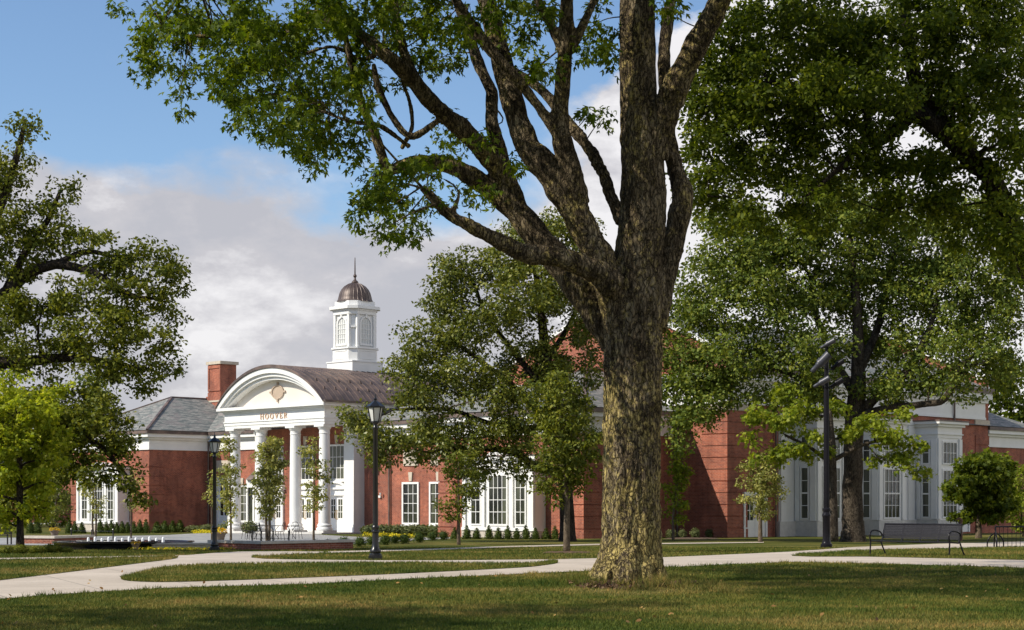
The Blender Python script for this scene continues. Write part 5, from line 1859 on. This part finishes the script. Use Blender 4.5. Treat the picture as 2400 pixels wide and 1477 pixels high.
def floodlight_pole():
    Y = py2Y(1284)
    s = Y / F
    t = thing('floodlight_pole', G(1937, 1284), 'tall dark pole carrying a cluster of five spotlights', 'light pole')
    m = MB()
    m.lathe([(.24, -.05), (.24, .14), (.19, .18), (.17, .24), (.155, .30), (.155, 1.25), (.175, 1.28), (.175, 1.34), (.135, 1.40), (.14, 1.48), (.165, 1.50), (.165, 1.58), (.12, 1.62)], n=18)
    m.build('pole_base', M['steel'], t, smooth=True)
    m = MB()
    m.lathe([(.115, 1.6), (.105, 5), (.095, 7.6)], n=18)
    for k in range(12):
        a = 2 * math.pi * k / 12
        m.tube([(.112 * math.cos(a), .112 * math.sin(a), 1.62), (.094 * math.cos(a), .094 * math.sin(a), 6.3)], .014, 4)
    m.build('pole', M['steel'], t, smooth=True)
    m = MB()
    m.tube([(0, 0, 7.3), (0, 0, 8.1)], .055, 8)
    hd = [((1923, 816), (1957, 797), .105, -.1, 'grey'), ((1902, 872), (1944, 830), .17, -.35, 'grey'), ((1948, 864), (1978, 845), .105, -.25, 'steel'), ((1907, 907), (1944, 886), .12, -.35, 'grey'), ((1947, 907), (1977, 889), .12, -.25, 'steel')]
    b = t.location
    heads = []
    for (p, q, r, d, mt) in hd:
        a, c = W3(p[0], p[1], Y + d) - b, W3(q[0], q[1], Y + d - .25) - b
        mid = (a + c) / 2
        k = MB()
        k.tube([(0, 0, max(6.3, mid.z - .15)), (mid.x * .6, mid.y * .7, mid.z - .22), tuple(mid)], .03, 6)
        k.build('bracket', M['steel'], t)
        heads.append((a, c, r, mt))
    m.build('mast_top', M['steel'], t)
    for a, c, r, mt in heads:
        d = (c - a)
        h = MB()
        pts = [a + d * k for k in (0, .02, .12, .32, .36, .44, .46, .54, .55, 1.0, 1.0)]
        h.tube(pts, [r * .35, r * .5, r * .62, r * .62, r * .8, r * .8, r * 1.12, r * 1.12, r, r * 1.06, r * .9], 16)
        h.tube([a + d * .5 + Vector((0, 0, r)), a + d * .5 + Vector((0, 0, r * 1.35))], .03, 6)
        sp = h.build('spotlight', M[mt], t, smooth=True)
        l = MB()
        l.tube([c - d * .01, c + d * .012], r * .88, 16)
        l.build('lens', M['glass'], sp)


floodlight_pole()


# ------------------------------------------------------------------ benches, rack
def bench():
    b = G(2040, 1304)
    t = thing('park_bench', b, 'dark metal slatted bench with looped arms on the dry grass', 'bench', rz=R(-47))
    Lw = 2.62
    m = MB()
    for k in range(8):
        m.bar((.02, .05 + k * .058, .455 - .004 * k + (.0 if k else -.012)), (Lw - .02, .05 + k * .058, .455 - .004 * k + (.0 if k else -.012)), .045, .018)
    for x in (.03, Lw / 2, Lw - .03):
        m.bar((x, .04, .435), (x, .50, .41), .03)
    m.tube([(.0, .02, .44), (Lw, .02, .44)], .020, 8)
    m.build('seat', M['steel'], t)
    m = MB()
    bp = lambda s: (.50 + .17 * s, .47 + .46 * s)
    for k in range(9):
        y, z = bp((k + .9) / 10)
        y2, z2 = bp((k + .9 + .93) / 10)
        m.add([(.04, y, z), (Lw - .04, y, z), (Lw - .04, y2, z2), (.04, y2, z2), (.04, y + .012, z), (Lw - .04, y + .012, z), (Lw - .04, y2 + .012, z2), (.04, y2 + .012, z2)],
              [(0, 1, 2, 3), (4, 7, 6, 5), (0, 4, 5, 1), (1, 5, 6, 2), (2, 6, 7, 3), (3, 7, 4, 0)])
    for x in (.035, Lw * .27, Lw / 2, Lw * .73, Lw - .035):
        m.bar((x, .50 + .02, .43), (x, .67 + .02, .95), .035, .03)
    y, z = bp(1.0)
    m.tube([(.03, y, z), (Lw - .03, y, z)], .022, 8)
    m.build('backrest', M['steel'], t)
    for x in (0, Lw):
        m = MB()
        m.tube(catmull([(x, .0, .44), (x, -.03, .60), (x, .02, .70), (x, .14, .745), (x, .32, .74), (x, .50, .69), (x, .57, .60)], 5), .022, 8)
        m.build('armrest', M['steel'], t, smooth=True)
        for pts in ([(x, .01, .46), (x, .0, .3), (x, -.02, -.02)], [(x, .50, .46), (x + .04, .56, .25), (x + .10, .66, -.02)]):
            m = MB()
            m.tube(catmull(pts, 4), .022, 8)
            m.build('leg', M['steel'], t, smooth=True)


bench()


def small_bench():
    t = thing('park_bench', G(-32, 1277), 'black bench cut off by the left edge of the plaza', 'bench', rz=R(-10))
    m = MB()
    for k in range(6):
        m.bar((0, .06 * k, .43), (1.05, .06 * k, .43), .05, .03)
    m.build('seat', M['black'], t)
    m = MB()
    for k in range(5):
        m.bar((0, .36, .50 + .075 * k), (1.05, .36 + .0, .50 + .075 * k), .02, .065)
    m.build('backrest', M['black'], t)
    for x in (.04, 1.01):
        m = MB()
        m.bar((x, 0, -.03), (x, 0, .62), .05).bar((x, .36, -.03), (x, .36, .86), .05).bar((x, 0, .62), (x, .36, .62), .05)
        m.build('leg', M['black'], t)


small_bench()


def bike_rack():
    Y = py2Y(1285)
    t = thing('bike_rack', GY(2333, Y), 'dark steel bike rack with arched end legs beside the path', 'bike rack', rz=R(-4))
    m = MB()
    m.tube([(0, 0, .86), (2.6, 0, .86)], .030, 10)
    m.build('top_rail', M['steel'], t, smooth=True)
    for x in (0, 2.6):
        m = MB()
        m.tube(catmull([(x - .02, -.34, -.03), (x - .02, -.33, .25), (x - .01, -.22, .48), (x, -.04, .62), (x, 0, .86)], 5), .030, 10)
        m.tube(catmull([(x + .02, .34, -.03), (x + .02, .33, .25), (x + .01, .22, .48), (x, .04, .62)], 5), .030, 10)
        m.tube(catmull([(x - .33, -.05, -.03), (x - .32, -.05, .25), (x - .20, -.03, .48), (x, -.0, .62)], 5), .028, 10)
        m.tube(catmull([(x + .33, .05, -.03), (x + .32, .05, .25), (x + .20, .03, .48), (x, .0, .62)], 5), .028, 10)
        m.build('end_leg', M['steel'], t, smooth=True)
    for k in range(1, 16):
        m = MB()
        m.tube([(k * .1625, 0, .85), (k * .1625, 0, .02)], .011, 6)
        m.build('bar', M['steel'], t)
    m = MB()
    m.tube([(0, 0, .03), (2.6, 0, .03)], .022, 8)
    m.build('bottom_rail', M['steel'], t)


bike_rack()


# ------------------------------------------------------------------ plaza furniture
def fountain():
    Y = 67.0
    c = GY(290, Y)
    t = thing('fountain', c, 'low black granite fountain with a row of short white jets', 'fountain')
    m = MB()
    m.lathe([(2.55, -.06), (2.62, .20), (2.74, .27), (2.74, .30), (2.55, .30), (2.5, .22), (0, .22)], n=56, caps=False)
    m.build('basin', M['granite'], t, smooth=True)
    m = MB()
    m.lathe([(2.53, .255), (0, .256)], n=56, caps=False)
    m.build('water', M['pool'], t)
    m = MB()
    n = 40
    arcs = [(1.58 * math.cos(q), -1.05 + 1.55 * math.sin(q)) for q in np.linspace(-math.pi * .98, -.02 * math.pi, n)]
    m.prism(arcs, -.06, .34, 'z')
    m.build('front_tier', M['granite'], t)
    for k in range(12):
        x = (210 + k * 15.9 - 290) / F * Y
        y = -.2 + .0 * k
        j = MB()
        h = .44 + .03 * math.sin(k * 2.3)
        j.lathe([(.070, .25), (.058, .30), (.050, h - .03), (.042, h), (.015, h + .02)], (x, y, 0), 9)
        j.build('water_jet', M['water'], t, smooth=True)


fountain()


def plaza_bits():
    # brick planter walls with stone caps, set square with the building
    b = G(612, 1290.5)
    t = thing('planter_wall', b, 'low brick planter wall with stone cap below the saplings', 'planter wall', rz=R(-45))
    m = MB()
    m.box(-3.3, 0, 0, .35, -.2, .24).box(-.35, 0, .35, 4.4, -.2, .24)
    m.build('brick_wall', M['brick_low'], t)
    m = MB()
    m.box(-3.35, .05, -.05, .40, .24, .34).box(-.40, .05, .40, 4.45, .24, .34)
    m.build('stone_cap', M['capstone'], t)
    m = MB()
    m.box(-3.3, -.36, .36, 4.3, -.2, .20)
    m.build('planting_bed', M['soil'], t)
    b = G(127, 1275)
    t = thing('planter_wall', b, 'low brick planter wall with flat stone cap at the far left', 'planter wall', rz=R(-22))
    m = MB()
    m.box(-1.75, 0, 0, .4, -.2, .25).box(-.4, 0, .4, 3.0, -.2, .25)
    m.build('brick_wall', M['brick_low'], t)
    m = MB()
    m.box(-1.85, .06, -.06, .46, .25, .36).box(-.46, .06, .46, 3.0, .25, .36)
    m.build('stone_cap', M['capstone'], t)
    b = G(338, 1289)
    t = thing('stone_seat', b, 'long pale stone seat block between fountain and lamp post', 'stone seat', rz=R(3))
    m = MB()
    m.box(0, 2.55, 0, .5, -.1, .18)
    m.build('block', M['stone'], t, bevel=.015)
    m = MB()
    m.box(-.04, 2.59, -.04, .54, .182, .26)
    m.build('slab', M['capstone'], t, bevel=.015)

    # urns of flowers
    def urn(px, Y, z, s, label):
        p = GY(px, Y)
        p.z += z
        t = thing('flower_urn', p, label, 'flower urn', 'urns of yellow flowers on the plaza')
        m = MB()
        m.lathe([(.17, 0), (.20, .03), (.24, .25), (.29, .40), (.33, .44), (.33, .48), (.28, .48), (.26, .43)], n=20)
        m.build('urn', M['terracotta'], t, smooth=True)
        g = np.random.default_rng(int(px))
        P = norm(g.normal(size=(240, 3))) * np.array((.33, .33, .17))
        P = P[P[:, 2] > -.05] + np.array((0, 0, .50))
        leaves_mesh('flowers', P, .085, T_OVAL, M['petal_orange'], t, 1.0, 0, None, (0, 0, 0), .5, int(px))
        t.scale = (s, s, s)
    urn(128, 80, .26, .70, 'urn of yellow flowers on the far left planter wall')
    urn(318, 63.9, 0, .52, 'urn of yellow flowers in front of the fountain')
    urn(514, 80, 0, 1.05, 'urn of orange flowers behind the left lamp post')

    # wire chairs and table
    def chair():
        t = thing('wire_chair', (0, 0, 0), 'x', 'chair', 'wire chairs on the plaza')
        s = MB()
        s.lathe([(.20, .44), (.20, .455), (0, .455)], n=14)
        s.build('seat', M['steel'], t)
        k = MB()
        k.tube(catmull([(-.20, .18, .45), (-.21, .24, .70), (-.14, .27, .88), (0, .28, .92), (.14, .27, .88), (.21, .24, .70), (.20, .18, .45)], 4), .013, 6)
        for q in (-.1, 0, .1):
            k.tube([(q, .19, .45), (q, .27, .89)], .008, 5)
        k.build('backrest', M['steel'], t)
        for x, y in ((-.17, -.15), (.17, -.15), (-.17, .16), (.17, .16)):
            l = MB()
            l.tube([(x * .9, y * .9, .45), (x * 1.2, y * 1.25, -.02)], .013, 6)
            l.build('leg', M['steel'], t)
        return t

    def table():
        t = thing('wire_table', (0, 0, 0), 'x', 'table', 'wire tables on the plaza')
        m = MB()
        m.lathe([(.42, .70), (.43, .715), (.42, .73)], n=24)
        m.build('tabletop', M['steel'], t)
        for k in range(3):
            a = k * 2.094
            l = MB()
            l.tube(catmull([(.25 * math.cos(a), .25 * math.sin(a), .70), (.06 * math.cos(a), .06 * math.sin(a), .38), (.30 * math.cos(a), .30 * math.sin(a), -.02)], 4), .015, 6)
            l.build('leg', M['steel'], t)
        return t
    c0, t0 = chair(), table()
    spots = [(578, 1264, 2.2, 'wire chair left of the railing posts, farthest left'), (590, 1266, .5, 'wire chair close behind the leftmost railing post'), (620, 1267, 1.6, 'wire chair behind the twin stemmed sapling'), (655, 1267, -1.9, 'wire chair right of the twin stemmed sapling'), (697, 1264, 2.8, 'wire chair farthest right behind the railing')]
    for i, (x, y, a, l) in enumerate(spots):
        o = c0 if i == 0 else copy_tree(c0)
        o.location = G(x, y)
        o.rotation_euler = (0, 0, a)
        tag(o, l)
    for i, (x, y, l) in enumerate([(604, 1264, 'round wire table between the left chairs'), (642, 1264, 'round wire table behind the twin stemmed sapling'), (681, 1265, 'round wire table near the right end of the railing')]):
        o = t0 if i == 0 else copy_tree(t0)
        o.location = G(x, y)
        tag(o, l)
    # cable railing
    pts = [G(x, y) for x, y in ((591, 1272.5), (612, 1273), (640, 1272.5), (677, 1272))]
    t = thing('cable_railing', pts[0], 'low railing of black posts and thin cables by the chairs', 'railing')
    for p in pts:
        q = p - pts[0]
        m = MB()
        m.lathe([(.040, -.05), (.040, .52), (.05, .53), (.05, .56), (.02, .58)], (q.x, q.y, q.z), 8)
        m.build('post', M['black'], t)
    for h in (.2, .42):
        m = MB()
        m.tube([tuple(p - pts[0] + Vector((0, 0, h))) for p in pts], .008, 5)
        m.build('cable', M['black'], t)
    pts = [G(x, y) for x, y in ((167, 1264), (215, 1265), (265, 1266))]
    t = thing('cable_railing', pts[0], 'short black railing in front of the left bay window', 'railing')
    for p in pts:
        q = p - pts[0]
        m = MB()
        m.lathe([(.035, -.05), (.035, .52), (.05, .53), (.02, .58)], (q.x, q.y, q.z), 8)
        m.build('post', M['black'], t)
    m = MB()
    m.tube([tuple(p - pts[0] + Vector((0, 0, .45))) for p in pts], .012, 5)
    m.build('cable', M['black'], t)
    # carved wooden post behind the bench
    t = thing('wooden_post', G(2251, 1268), 'brown weathered wooden post behind the right end of the bench', 'post')
    m = MB()
    m.tube(catmull([(0, 0, -.05), (.02, 0, .4), (-.01, 0, .8), (.05, 0, 1.05)], 5), [.10] * 6 + [.085] * 5 + [.09] * 5, 9)
    m.build('shaft', M['wood'], t, smooth=True)
    m = MB()
    m.tube(catmull([(.05, 0, 1.0), (-.05, -.02, 1.12), (-.22, -.04, 1.06)], 4), np.linspace(.09, .04, 9), 8)
    m.build('carved_top', M['wood'], t, smooth=True)


plaza_bits()


# mulch rings, soil beds, rocks in the shrub row
def mulch(px, py, rx, ry, label, seed, mat='mulch', h=.05):
    c = G(px, py)
    g = np.random.default_rng(seed)
    m = bmesh.new()
    n = 40
    rings = []
    for k, f in enumerate((1, .8, .5)):
        ring = []
        for i in range(n):
            a = 2 * math.pi * i / n
            q = f * (1 + .22 * mnoise.noise((math.cos(a) * 2 + seed, math.sin(a) * 2, 0)))
            x, y = c.x + rx * q * math.cos(a), c.y + ry * q * math.sin(a)
            ring.append(m.verts.new((x, y, gz(y) + (-.01, h * .7, h)[k] + (g.uniform(0, .02) if k else 0))))
        rings.append(ring)
    for a, b in zip(rings, rings[1:]):
        for i in range(n):
            m.faces.new((a[i], a[(i + 1) % n], b[(i + 1) % n], b[i]))
    m.faces.new(rings[-1])
    me = bpy.data.meshes.new('mulch_bed')
    m.to_mesh(me)
    m.free()
    return tag(obj_from('mulch_bed', me, M[mat]), label, kind='structure')


mulch(1462, 1374, 1.05, 1.0, 'brown mulch around the foot of the big maple', 3, 'mulch', .014)
mulch(1328, 1297, .85, .8, 'mulch ring under the dark young tree', 4)
def chips():
    g = np.random.default_rng(17)
    q = G(1466, 1374)
    n = 1500
    a, r = g.uniform(0, 2 * np.pi, n), g.uniform(0, 1, n) ** .5
    r = r * (1 + .25 * np.sin(a * 3 + 1) + .15 * np.sin(a * 7))
    C = np.column_stack([q.x + 1.0 * r * np.cos(a), q.y + 1.0 * r * np.sin(a), np.full(n, .02) + g.uniform(0, .03, n)])
    tag(leaves_mesh('wood_chips', C, .075, T_OVAL, M['chips'], None, .8, 0, None, (0, 0, 0), .5, 18), 'scattered brown bark chips round the foot of the big maple', 'mulch', kind='stuff')


chips()


def fallen():
    g = np.random.default_rng(23)
    C = []
    for _ in range(110):
        q = G(g.uniform(-30, 2430), 1340 + 135 * g.uniform() ** 1.3)
        C.append((q.x, q.y, q.z + .05))
    tag(leaves_mesh('fallen_leaves', np.array(C), .065, T_OVAL, M['chips2'], None, 1.2, 0, None, (0, 0, 0), .5, 24), 'few dry fallen leaves on the near grass and path', 'leaves', kind='stuff')


fallen()
mulch(1620, 1263, 1.5, 1.2, 'bare soil bed along the brick wall', 5, 'soil')


def far_house():
    Y = 175
    b = GY(75, Y)
    t = thing('brick_house', b, 'distant brick house with white porch behind the left trees', 'house', rz=R(-12))
    m = MB()
    m.box(-7, 7, 0, 8, -1, 5.5)
    m.build('wall', M['brick'], t)
    m = MB()
    m.prism([(-.6, 5.5), (4, 8.4), (8.6, 5.5)], -7.5, 7.5, 'x')
    m.build('roof', M['slate'], t)
    m = MB()
    m.box(-2.2, 3.4, -1.8, -.02, 2.6, 3.2).box(-2.2, 3.4, -1.8, -.02, -1, .1)
    for x in (-2.0, -.2, 1.5, 3.2):
        m.box(x - .14, x + .14, -1.75, -1.45, .1, 2.6)
    m.build('porch', M['white'], t)
    for x in (-5.5, -3.8, 5):
        f = MB()
        f.box(x - .6, x + .6, -.08, .02, .8, 2.8)
        w = f.build('window', M['white'], t)
        p = MB()
        p.box(x - .48, x + .48, -.10, -.06, .92, 2.68)
        p.build('pane', M['glass'], w)


far_house()


# ------------------------------------------------------------------ grass blades
def grass():
    g = np.random.default_rng(99)
    C, S = [], []
    # bands of distance: (Y0, Y1, blades per m2, blade height)
    for y0, y1, dn, hh in ((19, 26, 1150, .050), (26, 34, 800, .055), (34, 46, 330, .060), (46, 70, 110, .07)):
        a = (y1 - y0) * (y1 + y0) / 2 * .62
        n = int(a * dn)
        Y = np.sqrt(g.uniform(y0 ** 2, y1 ** 2, n))
        px = g.uniform(-40, 2440, n)
        C.append(np.stack([px, Y], 1))
        S.append(np.full(n, hh))
    C = np.concatenate(C)
    S = np.concatenate(S)
    px, Y = C[:, 0], C[:, 1]
    z = np.interp(Y, KY, KZ)
    py = HY + F * (EYE - z) / Y
    pv = inpoly(px, py, PAVE) | inpoly(px, py, PATH3) | inpoly(px, py, PLAZA)
    isl = inpoly(px, py, catmull(ISL0, 6, True)) | inpoly(px, py, catmull(ISL1, 6, True)) | inpoly(px, py, ISL2)
    tr = ((px - 1480) / 130) ** 2 + ((py - 1372) / 28) ** 2
    keep = (~pv | isl) & ((tr > 1) | (g.uniform(size=len(px)) < .35))
    px, Y, z, S, isl = px[keep], Y[keep], z[keep], S[keep], isl[keep]
    X = (px - CX) / F * Y
    P = np.stack([X, Y, z + np.where(isl, .03, 0)], 1)
    # longer unmown tufts: round the trunk, along path edges
    tuf = []
    for _ in range(150):
        a = g.uniform(0, 2 * np.pi)
        q = G(1482, 1368)
        rr = g.uniform(.7, 1.6)
        tuf.append((q.x + rr * math.cos(a), q.y + rr * math.sin(a), .16))
    for cx_, cy_, n_, hh_ in ((1360, 1366, 12, .22), (1395, 1374, 10, .2), (1545, 1372, 16, .26), (1520, 1380, 10, .22), (1470, 1382, 6, .16), (1600, 1378, 6, .16), (1290, 1372, 6, .16), (1650, 1384, 5, .15), (1700, 1388, 5, .16)):
        for _ in range(n_):
            q = G(cx_ + g.normal() * 16, cy_ + g.normal() * 3)
            tuf.append((q.x, q.y, hh_))
    for poly, n in ((PAVE, 260), (ISL1, 200), (ISL0, 120), (ISL2, 100)):
        pl = np.array(poly, float)
        for _ in range(n):
            i = g.integers(len(pl))
            q = pl[i] + (pl[(i + 1) % len(pl)] - pl[i]) * g.uniform()
            if -50 < q[0] < 2450 and q[1] > 1285:
                w = G(q[0], q[1])
                tuf.append((w.x, w.y + g.normal() * .05, .10))
    for _ in range(190):
        q = G(g.uniform(-30, 2430), g.uniform(1345, 1470))
        tuf.append((q.x, q.y, .085))
    extra, es = [], []
    for x, y, h in tuf:
        k = int(g.integers(14, 34))
        e = np.stack([x + g.normal(size=k) * .07, y + g.normal(size=k) * .07], 1)
        ee = np.column_stack([e, np.interp(e[:, 1], KY, KZ)])
        # tufts stay off the paving
        extra.append(ee)
        es.append(np.full(k, h) * g.uniform(.6, 1.25, k))
    E = np.concatenate(extra)
    ES = np.concatenate(es)
    epx, epy = E[:, 0] / E[:, 1] * F + CX, HY + F * (EYE - E[:, 2]) / E[:, 1]
    pv = inpoly(epx, epy + 0.0, PAVE) & ~(inpoly(epx, epy, catmull(ISL0, 6, True)) | inpoly(epx, epy, catmull(ISL1, 6, True)) | inpoly(epx, epy, ISL2))
    E, ES = E[~pv], ES[~pv]
    P = np.concatenate([P, E])
    S = np.concatenate([S * g.uniform(.5, 1.25, len(S)), ES])
    n = len(P)
    d = g.normal(size=(n, 3)) * .55
    d[:, 2] = 1
    d = norm(d)
    s = norm(np.cross(d, g.normal(size=(n, 3))))
    wid = .0028 + .00015 * P[:, 1]
    V = np.stack([P + s * wid[:, None], P - s * wid[:, None], P + d * S[:, None]], 1).reshape(-1, 3)
    me = bpy.data.meshes.new('grass')
    me.vertices.add(n * 3)
    me.vertices.foreach_set('co', V.astype(np.float32).ravel())
    me.loops.add(n * 3)
    me.loops.foreach_set('vertex_index', np.arange(n * 3, dtype=np.int32))
    me.polygons.add(n)
    me.polygons.foreach_set('loop_start', np.arange(0, n * 3, 3, dtype=np.int32))
    me.polygons.foreach_set('loop_total', np.full(n, 3, dtype=np.int32))
    me.update(calc_edges=True)
    tag(obj_from('grass', me, M['grass']), 'blades and tufts of mown grass on the lawns', 'grass', kind='stuff')


grass()
